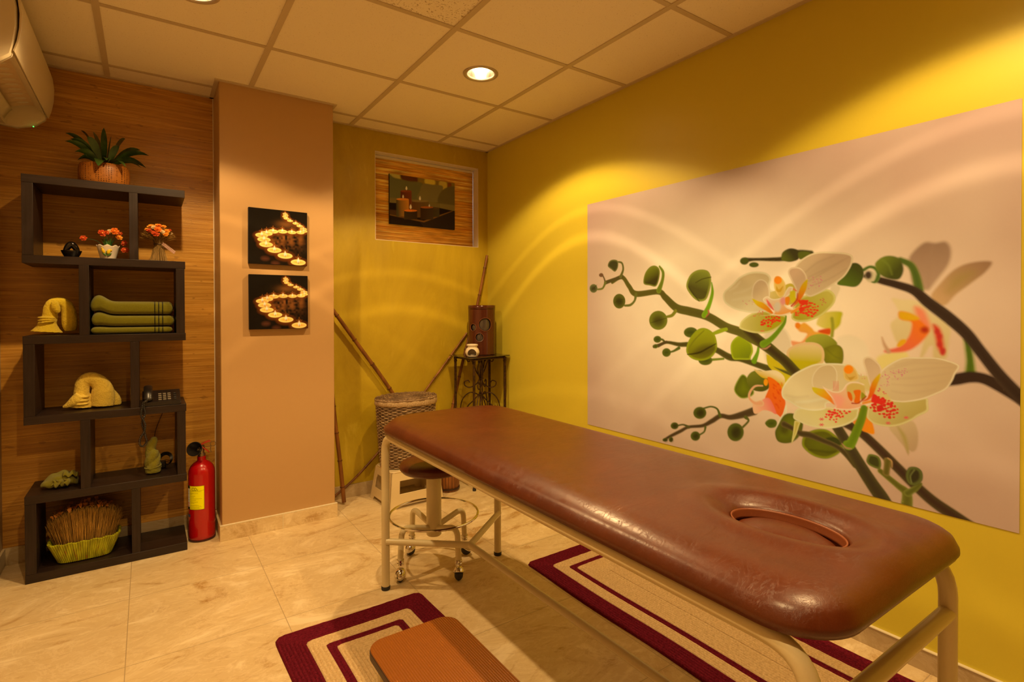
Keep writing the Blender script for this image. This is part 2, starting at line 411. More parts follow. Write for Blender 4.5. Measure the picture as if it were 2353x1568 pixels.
WX0, WX1, WZ0, WZ1 = 1.203, 1.966, 1.612, 2.178
wb = MB(); wb.box(XL - .1, .3025, YB, YB + .2, 0, 2.5)
struct('wall_back', wb, M_BAMW, smooth=False)
wb = MB(); wb.box(.3025, WX0, YB, YB + .2, 0, 2.5); wb.box(WX1, XR + .1, YB, YB + .2, 0, 2.5); wb.box(WX0, WX1, YB, YB + .2, 0, WZ0); wb.box(WX0, WX1, YB, YB + .2, WZ1, 2.5)
struct('wall_alcove', wb, M_BACK, smooth=False)
struct('wall_right', MB().box(XR, XR + .12, YN - .1, YB, 0, 2.5), M_YEL, smooth=False)
struct('wall_left', MB().box(XL - .1, XL, YN - .1, YB, 0, 2.5), M_LEFT, smooth=False)
struct('wall_front', MB().box(XL, XR, YN - .1, YN, 0, 2.5), M_LEFT, smooth=False)
struct('wall_column', MB().box(.3025, .8644, 3.03, YB, 0, 2.46), M_COLUMN, bevel=.004)
struct('trim_3', MB().box(.2985, .3025, YB - .004, YB, .079, H - .006), mat('white_caulk', (.72, .62, .46), .6), smooth=False)
# window: white reveal, frame, pane; daylight outside
M_WHITE = mat('white_reveal', (.74, .66, .54), .5)
rv = MB(); e = .003
rv.box(WX0, WX0 + e, YB, YB + .13, WZ0, WZ1); rv.box(WX1 - e, WX1, YB, YB + .13, WZ0, WZ1); rv.box(WX0, WX1, YB, YB + .13, WZ1 - e, WZ1); rv.box(WX0, WX1, YB, YB + .13, WZ0, WZ0 + e)
win = struct('window_1', rv, M_WHITE, smooth=False)
fr = MB()
for a in ((WX0 + e, WX0 + .035, WZ0 + e, WZ1 - e), (WX1 - .035, WX1 - e, WZ0 + e, WZ1 - e), (WX0 + .035, WX1 - .035, WZ0 + e, WZ0 + .035), (WX0 + .035, WX1 - .035, WZ1 - .02, WZ1 - e)): fr.box(a[0], a[1], YB + .11, YB + .13, a[2], a[3])
obj('window_frame', fr, mat('white_pvc', (.8, .8, .78), .3), win, smooth=False)
obj('pane', MB().box(WX0 + .035, WX1 - .035, YB + .118, YB + .121, WZ0 + .035, WZ1 - .02), mat('frosted_glass', (.9, .93, .95), .5, trans=1), win, smooth=False)
# skirting
sk = .068
struct('baseboard_right', MB().box(XR - .010, XR, YN, YB, 0, sk), M_SKIRT, bevel=.001)
struct('baseboard_alcove', MB().box(.8744, XR - .01, YB - .010, YB, 0, sk + .01), M_SKIRT, bevel=.001)
struct('baseboard_back', MB().box(XL + .01, .2925, YB - .010, YB, 0, sk + .01), M_SKIRT, bevel=.001)
struct('baseboard_left', MB().box(XL, XL + .010, YN, YB, 0, sk + .01), M_SKIRT, bevel=.001)
b = MB(); b.box(.2925, .8744, 3.018, 3.03, 0, sk + .008); b.box(.2925, .3025, 3.03, YB - .01, 0, sk + .008); b.box(.8644, .8744, 3.03, YB, 0, sk + .008)
struct('baseboard_column', b, stone('skirting_stone_light', False), bevel=.001)
M_MORTAR = mat('pale_joint', (.75, .68, .5), .7)
b = MB()
for y in (.697, .20, 1.19, 1.69, 2.19, 2.69): b.box(XR - .0108, XR - .0098, y - .0015, y + .0015, 0, sk)
b.box(XR - .013, XR, YN, YB, sk, sk + .003)
struct('trim_4', b, M_MORTAR, smooth=False)
b = MB(); b.box(.293, .8744, 3.0175, 3.03, sk + .008, sk + .011); b.box(.5865, .5895, 3.0172, 3.019, 0, sk + .008)
struct('trim_5', b, M_MORTAR, smooth=False)

# --- recessed ceiling lamps
M_CHROME = mat('chrome', (.75, .72, .66), .12, metal=1); M_REFL = mat('lamp_reflector', (.9, .9, .88), .18, metal=1)
M_GLOW = mat('halogen_glow', (1, .9, .7), .5, emit=((1, .72, .42), 55))
LL = ['recessed ceiling downlight above the corner table, the one fully in view', 'recessed ceiling downlight cut off by the top edge above the tan column',
      'recessed ceiling downlight above the head end of the massage table', 'recessed ceiling downlight nearest the camera on the left']
for (x, y), lab in zip(LAMP_XY, LL):
    t = thing('ceiling_downlight', lab, 'ceiling light', (x, y, H), 0, 'recessed ceiling downlights')
    rim = MB().lathe([(.064, .004), (.066, -.002), (.074, -.006), (.084, -.005), (.087, 0), (.087, .0005), (.064, .0005)], 40, cap=False)
    obj('trim_ring', rim, mat('satin_ring', (.62, .55, .45), .3, metal=.6), t)
    obj('reflector', MB().lathe([(.066, .004), (.06, .03), (.048, .055), (.03, .075), (.012, .085), (.0, .086)], 40, cap=False), M_REFL, t, fixn=False)
    obj('bulb', MB().lathe([(.0, .022), (.016, .024), (.022, .034), (.02, .05), (.01, .065), (0, .068)], 20), M_GLOW, t)
    lamp_light(x, y)
# ================================================================== SHELF UNIT
M_WENGE = (lambda t: t.fin(t.mix(t.map(t.noise((120, 120, 6), 4, .6), .35, .7), (.014, .0075, .0055), (.028, .0155, .012)), .42, .35))(NT('dark_wenge'))
M_WENGEH = (lambda t: t.fin(t.mix(t.map(t.noise((6, 120, 120), 4, .6), .35, .7), (.014, .0075, .0055), (.028, .0155, .012)), .40, .38))(NT('dark_wenge_boards'))
SX0, SX1, SY0, SY1 = -.433, .153, 3.011, 3.270
TOPS = [.0375, .371, .709, 1.051, 1.395, 1.736]
sh = thing('bookcase', 'tall dark wenge zigzag open bookcase against the bamboo wall', 'bookcase', (SX0, SY0, 0))
def L(x): return x - SX0
for i, z in enumerate(TOPS):
    obj('shelf_board', MB().box(0, SX1 - SX0, 0, SY1 - SY0, z - .035 if i else 0.0005, z), M_WENGEH, sh, bevel=.0012)
for i in range(5):
    z0, z1 = TOPS[i] + .0002, TOPS[i + 1] - .0352
    vs = [(-.4325, -.3955), (-.0655, -.0325)] if i % 2 == 0 else [(-.247, -.212), (.1145, .150)]
    for a, b_ in vs: obj('upright_panel', MB().box(L(a), L(b_), .001, SY1 - SY0, z0, z1), M_WENGE, sh, bevel=.001)

# ================================================================== MASSAGE TABLE
M_CREAM = (lambda t: (t.fin((.70, .60, .36), .26, .5)))(NT('cream_enamel'))
M_RUB = mat('black_rubber', (.02, .018, .016), .6)
def leather():
    t = NT('brown_vinyl'); a = t.noise((14, 14, 14), 4, .6, .4)
    v = t.n('ShaderNodeTexVoronoi', 0, {0: t.mapping((170, 90, 170), t.tc), 'Scale': 1.0}, feature='DISTANCE_TO_EDGE')
    w_ = t.noise((90, 26, 90), 6, .7, 1.2, rot=(0, 0, .5)); v2 = t.noise((9, 22, 9), 7, .75, 3.0)
    h = t.math('ADD', t.math('MULTIPLY', t.map(v, 0, .12), .10), t.math('ADD', t.math('MULTIPLY', w_, .40), t.math('MULTIPLY', t.map(t.math('ABSOLUTE', t.math('SUBTRACT', v2, .5)), 0, .012), .15)))
    t.bump(h, .30, .0011)
    c = t.mix(t.map(a, .35, .65), (.108, .020, .0030), (.088, .015, .0025))
    return t.fin(c, t.map(v2, .3, .7, .29, .36), .55)
M_LEA = leather()
PX0, PX1, PY0, PY1 = .782, 1.396, .362, 2.165
bed = thing('massage_table', 'long brown vinyl massage table with face hole on a cream tubular frame', 'massage table', (1.085, 1.26, 0))
def bl(p): return (p[0] - 1.085, p[1] - 1.26, p[2])
HX, HY = 1.092, .590; HA, HB = .074, .116        # face hole
def pad_out(a):
    "distance from the hole centre to the rounded outline in direction a"
    cx_, cy_ = (PX0 + PX1) / 2, (PY0 + PY1) / 2; hw, hh = (PX1 - PX0) / 2, (PY1 - PY0) / 2
    dx, dy = cos(a), sin(a); lo, hi = 0, 3
    for _ in range(40):
        m = (lo + hi) / 2; x = abs(HX + dx * m - cx_); y = abs(HY + dy * m - cy_)
        rr = .105 if (HY + dy * m) < cy_ else .13
        qx, qy = x - (hw - rr), y - (hh - rr); d = sqrt(max(qx, 0) ** 2 + max(qy, 0) ** 2) + min(max(qx, qy), 0) - rr
        if d > 0: hi = m
        else: lo = m
    return lo
def pad_mesh():
    # directions crowd towards the far corners so that the long side stays even
    N = 360; outs = []
    base = [(PX1, HY), ]
    angs = []
    per = 900; tmp = [2 * pi * k / 20000 for k in range(20000)]
    pts = [(HX + cos(a) * pad_out(a), HY + sin(a) * pad_out(a), a) for a in tmp[::8]]
    s_ = [0]
    for p, q in zip(pts, pts[1:] + pts[:1]): s_.append(s_[-1] + sqrt((p[0] - q[0]) ** 2 + (p[1] - q[1]) ** 2))
    tot = s_[-1]; j = 0
    for k in range(N):
        d = tot * k / N
        while s_[j + 1] < d: j += 1
        angs.append(pts[j][2] + (d - s_[j]) / (s_[j + 1] - s_[j]) * 2 * pi / 2500)
    ang_u = [2 * pi * k / N for k in range(N)]
    Zt, Zb = .716, .6595; vs = []; rings = []
    for a, au in zip(angs, ang_u):
        R = pad_out(a); ox, oy = HX + cos(a) * R, HY + sin(a) * R
        # matching point on the hole: blend between even and true angle
        ah = atan2(sin(a) * 1.0, cos(a)); 
        col = []
        hx, hy = HX + HA * cos(au2(ah)), HY + HB * sin(au2(ah))
        for dz, sc in ((-.052, .985), (-.040, .99), (-.028, .992), (-.018, .995), (-.011, 1.0), (-.006, 1.012), (-.002, 1.035)): 
            col.append((HX + (hx - HX) * sc, HY + (hy - HY) * sc, Zt - .012 + dz * 1.0))
        sx, sy = HX + (hx - HX) * 1.05, HY + (hy - HY) * 1.05
        # outline inset by edge radius er
        er = .05; ix, iy = ox, oy; L_ = sqrt((ox - sx) ** 2 + (oy - sy) ** 2)
        M = 34
        for m in range(1, M + 1):
            t = m / M; t = t ** 1.25; x = sx + (ox - sx) * t; y = sy + (oy - sy) * t; col.append((x, y, None))
        col.append((ox, oy, 'side'))
        rings.append(col)
    cx_, cy_ = (PX0 + PX1) / 2, (PY0 + PY1) / 2; hw, hh = (PX1 - PX0) / 2, (PY1 - PY0) / 2
    def edge_d(x, y):
        rr = .105 if y < cy_ else .13
        qx, qy = abs(x - cx_) - (hw - rr), abs(y - cy_) - (hh - rr); return rr - (sqrt(max(qx, 0) ** 2 + max(qy, 0) ** 2) + min(max(qx, qy), 0))
    def top(x, y):
        e = edge_d(x, y); er = .085
        q = min(1, max(0, e / er)); z = Zt - (1 - sqrt(max(0, 1 - (1 - q) ** 2))) * .037
        rh = sqrt(((x - HX) / HA) ** 2 + ((y - HY) / HB) ** 2)
        # padding swells around the hole and sinks into it
        z += .007 * math.exp(-((rh - 1.65) / .38) ** 2) - .016 * math.exp(-((rh - 1.0) / .30) ** 2)
        z += .005 * (1 - min(1, abs(x - cx_) / hw) ** 2)
        return z
    out = []
    for col in rings:
        c2 = []
        for p in col:
            if p[2] is None: c2.append((p[0], p[1], top(p[0], p[1])))
            elif p[2] == 'side':
                x, y = p[0], p[1]; z0 = top(x, y); nx, ny = x - cx_, y - cy_
                for zz, ins in ((z0 - .003, -.0015), ((z0 + Zb) / 2, -.002), (Zb + .008, 0), (Zb + .002, .003), (Zb, .010), (Zb, .06)):
                    f = 1 - ins / max(.2, sqrt(nx * nx + ny * ny)); c2.append((cx_ + nx * f, cy_ + ny * f, zz))
            else: c2.append(p)
        out.append(c2)
    K = len(out[0]); mb = MB(); vs = [bl(p) for c2 in out for p in c2]; fs = []
    for i in range(len(out)):
        j = (i + 1) % len(out)
        for k in range(K - 1): fs.append((i * K + k, j * K + k, j * K + k + 1, i * K + k + 1))
    fs.append(tuple(i * K + K - 1 for i in range(len(out)))); fs.append(tuple(i * K for i in reversed(range(len(out)))))
    return mb.add(vs, fs)
def au2(a): return atan2(sin(a) / HB * HA, cos(a)) if False else a
cush = obj('cushion', pad_mesh(), M_LEA, bed, angle=50)
# the loose plug sitting in the face hole
pl = MB(); prof = []
def pe(r, z): return (r, z)
pr = [(0, .7015), (.25, .701), (.5, .6985), (.7, .6935), (.84, .686), (.92, .677), (.95, .669), (.955, .662)]
pl.lathe([(r, z) for r, z in reversed(pr)], 56, sx=HA, sy=HB, c=(HX - 1.085, HY - 1.26, 0), cap=True)
pl.xf(lambda x, y, z: (x - .004, y, z))
obj('face_hole_plug', pl, M_LEA, bed, angle=60)
bd = MB()
bd.grid(lambda u, v: (HX - 1.085 + HA * (.995 - .035 * v + .008 * sin(v * pi)) * cos(2 * pi * u), HY - 1.26 + HB * (.995 - .035 * v) * sin(2 * pi * u), .702 - .020 * v), 72, 5, cu=True)
obj('seam_band', bd, mat('brown_piping', (.24, .065, .02), .4), bed, fixn=False, mods=[('SOLIDIFY', dict(thickness=.003, offset=0))])
st_ = MB()
for k in range(110):
    a = 2 * pi * k / 110; st_.tube([(HX - 1.085 + HA * .982 * cos(a + d), HY - 1.26 + HB * .985 * sin(a + d), .7005) for d in (-.018, .018)], .0007, 4)
obj('stitching', st_, mat('tan_thread', (.5, .26, .12), .7), bed, smooth=False)
FX0, FX1, FY0, FY1, RZ, RT = .808, 1.360, .395, 2.112, .640, .0165
for x in (FX0, FX1):
    p = bend_path([(x, FY0, .48), (x, FY0, RZ), (x, FY1, RZ), (x, FY1, .48)], .085, 8)
    obj('side_rail', MB().tube([bl(q) for q in p], RT, 18, cap=False), M_CREAM, bed)
    for y in (FY0, FY1):
        obj('leg', MB().tube([bl((x, y, .012)), bl((x, y, .48))], RT, 18), M_CREAM, bed)
        obj('rubber_foot', MB().lathe([(.0175, .0005), (.0182, .004), (.0182, .014), (.0168, .016)], 18, c=bl((x, y, 0))), M_RUB, bed)
JY, BZ = 1.893, .200
def tb_(pts, r=.013): return MB().tube([bl(q) for q in pts], r, 16)
obj('head_crossbar', tb_([(FX0, FY0, .528), (FX1, FY0, .528)], .0155), M_CREAM, bed)
obj('brace', tb_([(FX0, FY1 - .01, BZ + .002), (1.084, JY, BZ - .006)]), M_CREAM, bed)
obj('brace', tb_([(FX1, FY1 - .01, BZ + .002), (1.084, JY, BZ - .006)]), M_CREAM, bed)
obj('brace', tb_([(FX0, FY0 + .01, BZ), (1.084, .62, BZ)]), M_CREAM, bed)
obj('brace', tb_([(FX1, FY0 + .01, BZ), (1.084, .62, BZ)]), M_CREAM, bed)
obj('centre_bar', tb_([(1.084, JY, BZ - .006), (1.084, .62, BZ + .002)], .0135), M_CREAM, bed)
for x in (FX0 + .03, FX1 - .03):
    for y in (.7, 1.25, 1.8): obj('mounting_tab', MB().box(x - .02 - 1.085, x + .02 - 1.085, y - 1.26 - .012, y - 1.26 + .012, RZ + .012, .661), mat('steel_plate', (.4, .38, .34), .4, metal=1), bed, smooth=False)

# ================================================================== SWIVEL STOOL
st = thing('rolling_stool', 'round brown swivel stool on castors under the foot of the massage table', 'stool', (1.058, 2.172, 0), radians(10))
seat = [(0, .438), (.10, .438), (.140, .441), (.150, .452), (.152, .462), (.149, .472), (.135, .481), (.10, .487), (.05, .489), (0, .4895)]
obj('seat', MB().lathe(seat, 48, cap=False), M_LEA, st, angle=60)
obj('seat_plate', MB().lathe([(0, .428), (.09, .428), (.095, .433), (.095, .4375), (0, .4375)], 32, cap=False), M_RUB, st)
obj('column', MB().lathe([(0, .148), (.030, .148), (.0335, .152), (.0335, .428), (0, .428)], 28, cap=False), M_CREAM, st)
obj('foot_ring', MB().tube([(.197 * cos(a), .197 * sin(a), .243) for a in np.linspace(0, 2 * pi, 72, endpoint=False)], .0052, 10, closed=True), M_CHROME, st)
for k in range(4):
    a = k * pi / 2 + pi; dx, dy = cos(a), sin(a)
    p = bend_path([(.025 * dx, .025 * dy, .185), (.168 * dx, .168 * dy, .226), (.176 * dx, .176 * dy, .090)], .045, 8)
    lg = obj('leg', MB().tube(p, .0125, 14), M_CREAM, st)
    cs = MB().lathe([(.0125, .094), (.0155, .092), (.0155, .083), (.0135, .081), (.0155, .079), (.0155, .072), (.0, .072)], 20, c=(.176 * dx, .176 * dy, 0), cap=False)
    ca = a + (.9, 2.4, -.7, 1.6)[k]; wx, wy = .176 * dx + .008 * cos(ca), .176 * dy + .008 * sin(ca)
    def hood(u, v, wx=wx, wy=wy, ca=ca):
        th, ph_ = pi * u, pi * v                                    # half globe, tipped backwards over the wheel
        x, y, z = .0275 * cos(th), .0235 * sin(th) * cos(ph_), .0275 * sin(th) * sin(ph_)
        x, z = x * cos(.55) + z * sin(.55), -x * sin(.55) + z * cos(.55); return (wx + x * cos(ca) - y * sin(ca), wy + x * sin(ca) + y * cos(ca), max(.008, .031 + z))
    hb = MB(); hb.v = list(cs.v); hb.f = list(cs.f); hb.mi = list(cs.mi); hb.grid(hood, 16, 16)
    ch = obj('castor', hb, M_CHROME, lg, mods=[('SOLIDIFY', dict(thickness=.0012, offset=1))], fixn=False)
    wh = MB().lathe([(0, -.0185), (.010, -.0175), (.0185, -.011), (.0235, -.004), (.0235, .004), (.0185, .011), (.010, .0175), (0, .0185)], 26, cap=False)
    wh.xf(lambda x, y, z, wx=wx, wy=wy, ca=ca: (wx + x * cos(ca) - z * sin(ca), wy + x * sin(ca) + z * cos(ca), y + .0242))
    obj('wheel', wh, M_RUB, lg)

# ================================================================== STEP BENCH
bn = thing('step_bench', 'low step bench with ribbed orange brown top at the bottom edge', 'bench', (.588, 1.058, 0))
def bench_top():
    t = NT('ribbed_brown_rubber'); o = t.xyz(); s_ = t.math('SINE', t.math('MULTIPLY', o[0], 2 * pi / .0062))
    t.bump(s_, .5, .0012); c = t.mix(t.map(s_, .6, 1, 0., .25), (.27, .078, .004), (.34, .12, .012)); return t.fin(c, .36, .45)
def rrect(hw, hh, r, n=8):
    out = []
    for cx_, cy_, a0 in ((hw - r, hh - r, 0), (-hw + r, hh - r, pi / 2), (-hw + r, -hh + r, pi), (hw - r, -hh + r, 3 * pi / 2)):
        for k in range(n + 1): a = a0 + pi / 2 * k / n; out.append((cx_ + r * cos(a), cy_ + r * sin(a)))
    return out
BH = .285
obj('tread', MB().prism(rrect(.1255, .298, .045), BH - .004, BH, 'z'), bench_top(), bn, bevel=.001)
obj('edge_band', MB().prism(rrect(.127, .2995, .046), BH - .022, BH - .0045, 'z'), mat('dark_edging', (.06, .03, .014), .5), bn, bevel=.001)
for sx in (-1, 1):
    p = bend_path([(sx * .100, -.245, .0145), (sx * .100, -.245, BH - .034), (sx * .100, .245, BH - .034), (sx * .100, .245, .0145)], .04)
    obj('leg_frame', MB().tube(p, .0115, 14), M_CREAM, bn)
for sy in (-1, 1): obj('stretcher', MB().tube([(-.1, sy * .245, .11), (.1, sy * .245, .11)], .009, 12), M_CREAM, bn)
# shadow line: none painted

# ================================================================== BRAIDED RUGS
def rug_mat(name, col, col2):
    t = NT(name); a = t.noise((130, 130, 130), 3, .6); v = t.noise((420, 420, 420), 2); t.bump(t.math('ADD', a, t.math('MULTIPLY', v, .5)), .8, .004)
    return t.fin(t.mix(t.map(a, .35, .65), col, col2), .95, .05)
M_MAR = rug_mat('maroon_braid', (.165, .011, .026), (.095, .006, .015)); M_BEI = rug_mat('beige_braid', (.74, .55, .30), (.58, .41, .21))
def rug(label, cx_, cy_, hw, hh, bands, seed):
    t = thing('braided_rug', label, 'rug', (cx_, cy_, 0), 0)
    r_ = random.Random(seed); pitch = .0118; sets = {}
    nr = int(min(hw, hh) / pitch); mb = {}
    edges = [0] + bands + [9]
    per = 4 * (hw + hh)
    def ringpts(d, n=180):
        a, b_ = hw - d, hh - d; r = max(.008, .026 - d * .12); r = min(r, a * .95, b_ * .95); P = []
        poly = rrect(max(a, .004), max(b_, .004), max(min(r, a, b_), .002), 5); L_ = [0]
        for p, q in zip(poly, poly[1:] + poly[:1]): L_.append(L_[-1] + sqrt((p[0] - q[0]) ** 2 + (p[1] - q[1]) ** 2))
        j = 0
        for k in range(n):
            s_ = L_[-1] * k / n
            while L_[j + 1] < s_: j += 1
            f = (s_ - L_[j]) / max(1e-9, L_[j + 1] - L_[j]); p, q = poly[j], poly[(j + 1) % len(poly)]
            P.append((p[0] + (q[0] - p[0]) * f, p[1] + (q[1] - p[1]) * f))
        return P
    fr_ = [0, .25, .5, .75, 1]; hz = [.0048, .0080, .0094, .0080, .0054]
    for bi in range(len(edges) - 1):
        d0, d1 = edges[bi], min(edges[bi + 1], min(hw, hh) - .001)
        k = max(1, round((d1 - d0) / pitch)); st2 = (d1 - d0) / k; m = MB(); rows = []
        for i in range(k):
            for f, z in zip(fr_[:-1] if i < k - 1 else fr_, hz): rows.append((d0 + (i + f) * st2, z if not (bi == 0 and i == 0 and f == 0) else .0008))
        n = 220; vs = []; fs = []
        for d, z in rows:
            for q, p in enumerate(ringpts(d, n)):
                wv = .0012 * sin(q * 1.9 + d * 900) if z > .008 else 0; ww = .0035 * sin(p[1] * 9 + seed) * max(0, 1 - d * 2)
                vs.append((p[0] + ww, p[1] + .002 * sin(p[0] * 14 + seed), z + wv))
        for r in range(len(rows) - 1):
            for q in range(n): q2 = (q + 1) % n; fs.append((r * n + q, r * n + q2, (r + 1) * n + q2, (r + 1) * n + q))
        if bi == len(edges) - 2: fs.append(tuple((len(rows) - 1) * n + q for q in range(n)))
        m.add(vs, fs)
        obj('border_band' if bi < 3 else 'rug_centre', m, M_MAR if bi in (0, 2) else M_BEI, t, angle=80, label=('maroon outer border', 'beige inner border', 'thin maroon stripe', 'beige centre field')[bi])
    return t
rug('maroon and beige braided rug on the floor between massage table and yellow wall', 1.677, 1.14, .267, .82, [.083, .137, .163], 1)
rug('maroon and beige braided rug lying under the low step bench', .638, 1.22, .277, .785, [.085, .138, .166], 4)
# ================================================================== ORCHID MURAL (flat print on the yellow wall)
MY0, MY1, MZ0, MZ1 = 2.232, .4305, .5155, 1.7505
mu = Canvas(MY0 - MY1, MZ1 - MZ0, .0021)
def _mm(p):
    q = onx(p[0], p[1], XR - .002); return ((MY0 - q[1]) / mu.step, (MZ1 - q[2]) / mu.step)
mu.map = _mm
mu.sc = lambda p: ((XR * .5657 + onx(p[0], p[1], XR)[1] * .8246) / F_PX) / mu.step
def crop(x0, y0, k): return lambda s: [(x0 + float(a.split(',')[0]) / k, y0 + float(a.split(',')[1]) / k) for a in s.split()]
A7, A8, AA, AB, AC_ = crop(1340, 540, 3.136), crop(1620, 540, 2.24), crop(1600, 560, 5.2275), crop(1700, 780, 4.357), crop(1960, 540, 3.733)
def paint_mural(c):
    c.k = 1.17
    # ---- background: soft pale studio backdrop, brighter behind the flowers
    X = c.X / c.nx; Y = c.Y / c.ny
    g = np.exp(-(((X - .40) / .42) ** 2 + ((Y - .48) / .42) ** 2)); g2 = np.exp(-(((X - .36) / .10) ** 2 + ((Y - .38) / .16) ** 2)) * .35
    g3 = np.exp(-(((X - .62) / .3) ** 2 + ((Y - .52) / .25) ** 2)) * .5
    t = np.clip(g * .85 + g2 + g3 + (c.noise(90, 3) - .5) * .18 + (c.noise(30, 5) - .5) * .05, 0, 1)[..., None]
    lo = c.col((200, 146, 110)); hi = c.col((255, 220, 184)); c.a[:] = lo * (1 - t) + hi * t
    tl = np.clip(np.exp(-((X / .10) ** 2)) * .35 + np.exp(-((Y / .16) ** 2)) * .35 + np.clip((X - .78) / .3, 0, 1) * .35 * (1 - Y), 0, 1)[..., None]
    c.a[:] = c.a * (1 - tl) + c.col((176, 122, 96)) * tl
    G, D, Lg, BR = (86, 94, 14), (48, 42, 12), (152, 148, 18), (62, 38, 18)
    WP, WS, YG = (226, 186, 134), (202, 160, 112), (190, 164, 62)
    # ---- out-of-focus petals far behind
    c.fill(AC_('480,190 600,70 700,70 790,60 835,130 815,250 720,380 640,470 560,450 500,400 490,300'), (176, 128, 92), soft=4, c2=(150, 106, 74), axis=AC_('620,460 680,70'))
    c.stroke(AC_('640,460 650,250 680,90'), [3, 4, 2], (160, 116, 82), soft=4, alpha=.5)
    c.fill(AC_('665,525 740,420 860,300 1000,240 1180,230 1130,320 1000,420 880,510 790,600 720,590'), (196, 140, 86), soft=3, c2=(146, 98, 62), axis=AC_('700,540 1170,240'))
    c.stroke(AC_('820,480 900,390 1010,330'), [10, 26, 10], (150, 118, 44), soft=7, alpha=.5)
    c.fill(AA('1680,1160 1750,1110 1850,1100 1960,1140 2040,1220 2070,1330 2090,1500 1960,1560 1760,1560 1700,1400'), (234, 194, 146), soft=4)
    c.fill(AC_('200,1060 300,1010 430,1000 470,1040 430,1110 300,1150 230,1160'), (226, 186, 100), soft=4)
    c.fill(AA('800,1120 900,1020 1020,1000 1100,1080 1150,1220 1120,1330 1000,1340 1000,1480 900,1500 820,1400'), (226, 186, 138), soft=3, edge=(236, 198, 150), ew=3)
    c.fill(AA('1620,500 1720,520 1700,600 1640,720 1590,760'), (226, 186, 134), soft=2)
    c.fill(AA('840,1330 960,1400 1120,1560 1000,1568 880,1460'), (196, 160, 10), soft=2)
    # ---- right background flower (soft)
    c.fill(AC_('330,545 420,555 520,560 600,600 680,680 760,720 830,800 820,900 810,980 790,1060 690,1060 680,960 650,960 620,1010 590,1050 570,1050 590,960 600,880 480,950 380,930 335,840 320,760 390,690 370,620'), (224, 182, 120), soft=3, c2=(206, 164, 100), axis=AC_('500,560 750,1060'))
    c.fill(AC_('520,620 600,640 650,740 660,800 600,840 560,760'), (232, 120, 76), soft=5)
    c.fill(AC_('395,660 480,675 560,720 640,800 640,850 560,940 450,1000 290,1010 270,990 380,960 470,880 500,780 480,740 400,720'), (232, 104, 10), soft=3, c2=(224, 86, 60), axis=AC_('560,760 300,1000'))
    c.fill(AC_('395,660 480,668 560,710 540,730 450,735 395,710'), (220, 150, 6), soft=3)
    c.fill(AC_('370,950 400,905 440,895 450,920 400,960'), (226, 150, 8), soft=2)
    c.stroke(AC_('300,1000 265,940 245,880'), [9, 6, 2], (196, 138, 92), soft=2)
    c.ell(*AC_('610,815')[0], 9, 7, (170, 30, 10), soft=4)
    c.fill(AC_('680,770 730,790 760,850 770,910 780,1000 760,1030 720,970 700,880'), (206, 44, 18), soft=4)
    for q in AC_('740,870 770,990 735,940 715,830 765,1010'): c.ell(*q, 5, 5, (190, 40, 30), soft=3)
    # ---- dark stems on the right
    c.stroke(AC_('560,470 535,350 490,260 400,215'), [20, 17, 15, 13], (70, 84, 20), soft=2, edge=(116, 116, 34))
    c.stroke(AC_('1000,1200 1000,1090 985,980 960,900'), [22, 16, 14, 8], (72, 88, 8), soft=2.5, edge=(128, 132, 24))
    c.stroke(AC_('800,1260 880,1240 1000,1220 1120,1235 1280,1310 1467,1420'), [20, 26, 26, 25, 28, 30], (46, 24, 14), soft=2)
    c.stroke(AC_('100,355 160,365 230,390 380,430 520,480 640,580 800,700 960,840 1080,990 1230,1180 1360,1320 1480,1440'), [8, 12, 16, 18, 20, 24, 26, 25, 24, 25, 26, 28], (44, 24, 14), soft=1.8, edge=(70, 46, 28))
    c.ell(*AC_('150,360')[0], 13, 13, (206, 170, 120), soft=2); c.ell(*AC_('128,345')[0], 8, 9, (60, 40, 24), soft=3)
    c.stroke(AC_('90,300 140,275 190,290 215,340 190,400 160,405'), [8, 7, 8, 9, 7, 3], (74, 92, 22), soft=1.5, edge=(120, 128, 50))
    c.fill(AC_('185,250 250,190 330,180 400,210 430,290 410,360 370,385 280,370 220,330'), (62, 62, 10), soft=2, c2=(118, 118, 26), axis=AC_('360,320 200,220'))
    c.stroke(AC_('240,210 300,260 330,340'), [4, 3, 2], (120, 120, 34), soft=2, alpha=.6)
    c.fill(AC_('-80,345 -40,260 20,240 70,270 90,330 70,400 20,445 -60,440 -140,420'), (58, 60, 8), soft=1.5, c2=(82, 96, 14), axis=AC_('30,300 -80,430'))
    # ---- upper left loose twig
    c.stroke(AA('590,200 700,190 900,190 1050,180 1200,120 1370,120'), [12, 7, 9, 11, 16, 14], (60, 42, 14), soft=1.5, edge=(70, 76, 14))
    c.ell(*AA('575,210')[0], 10, 8.5, (70, 72, 12), soft=1.6); c.ell(*AA('690,255')[0], 11, 6, (76, 80, 14), soft=1.5)
    c.fill(AA('1020,190 1030,110 1110,60 1200,70 1235,120 1220,190 1130,220 1050,210'), (52, 44, 10), soft=1.5, c2=(96, 94, 16), axis=AA('1160,130 1060,210'))
    c.fill(AA('1220,110 1300,95 1375,118 1320,160 1240,190'), (84, 84, 10), soft=1.5)
    # ---- lower left twig with buds
    c.stroke(A7('1230,1270 1150,1295 1060,1315 990,1305 930,1340 860,1375 760,1385 700,1415 630,1450 585,1475'), [19, 16, 12, 11, 11, 8, 7, 8, 7, 5], (74, 50, 24), soft=1.4, edge=(104, 78, 40))
    c.stroke(A7('985,1305 965,1255 920,1238 870,1250'), [8, 5, 4, 4], (82, 84, 20), soft=1)
    c.stroke(A7('760,1385 720,1368 680,1375'), [7, 4, 4], (84, 74, 28), soft=1); c.stroke(A7('880,1385 870,1420 830,1445'), [6, 4, 4], (84, 84, 20), soft=1)
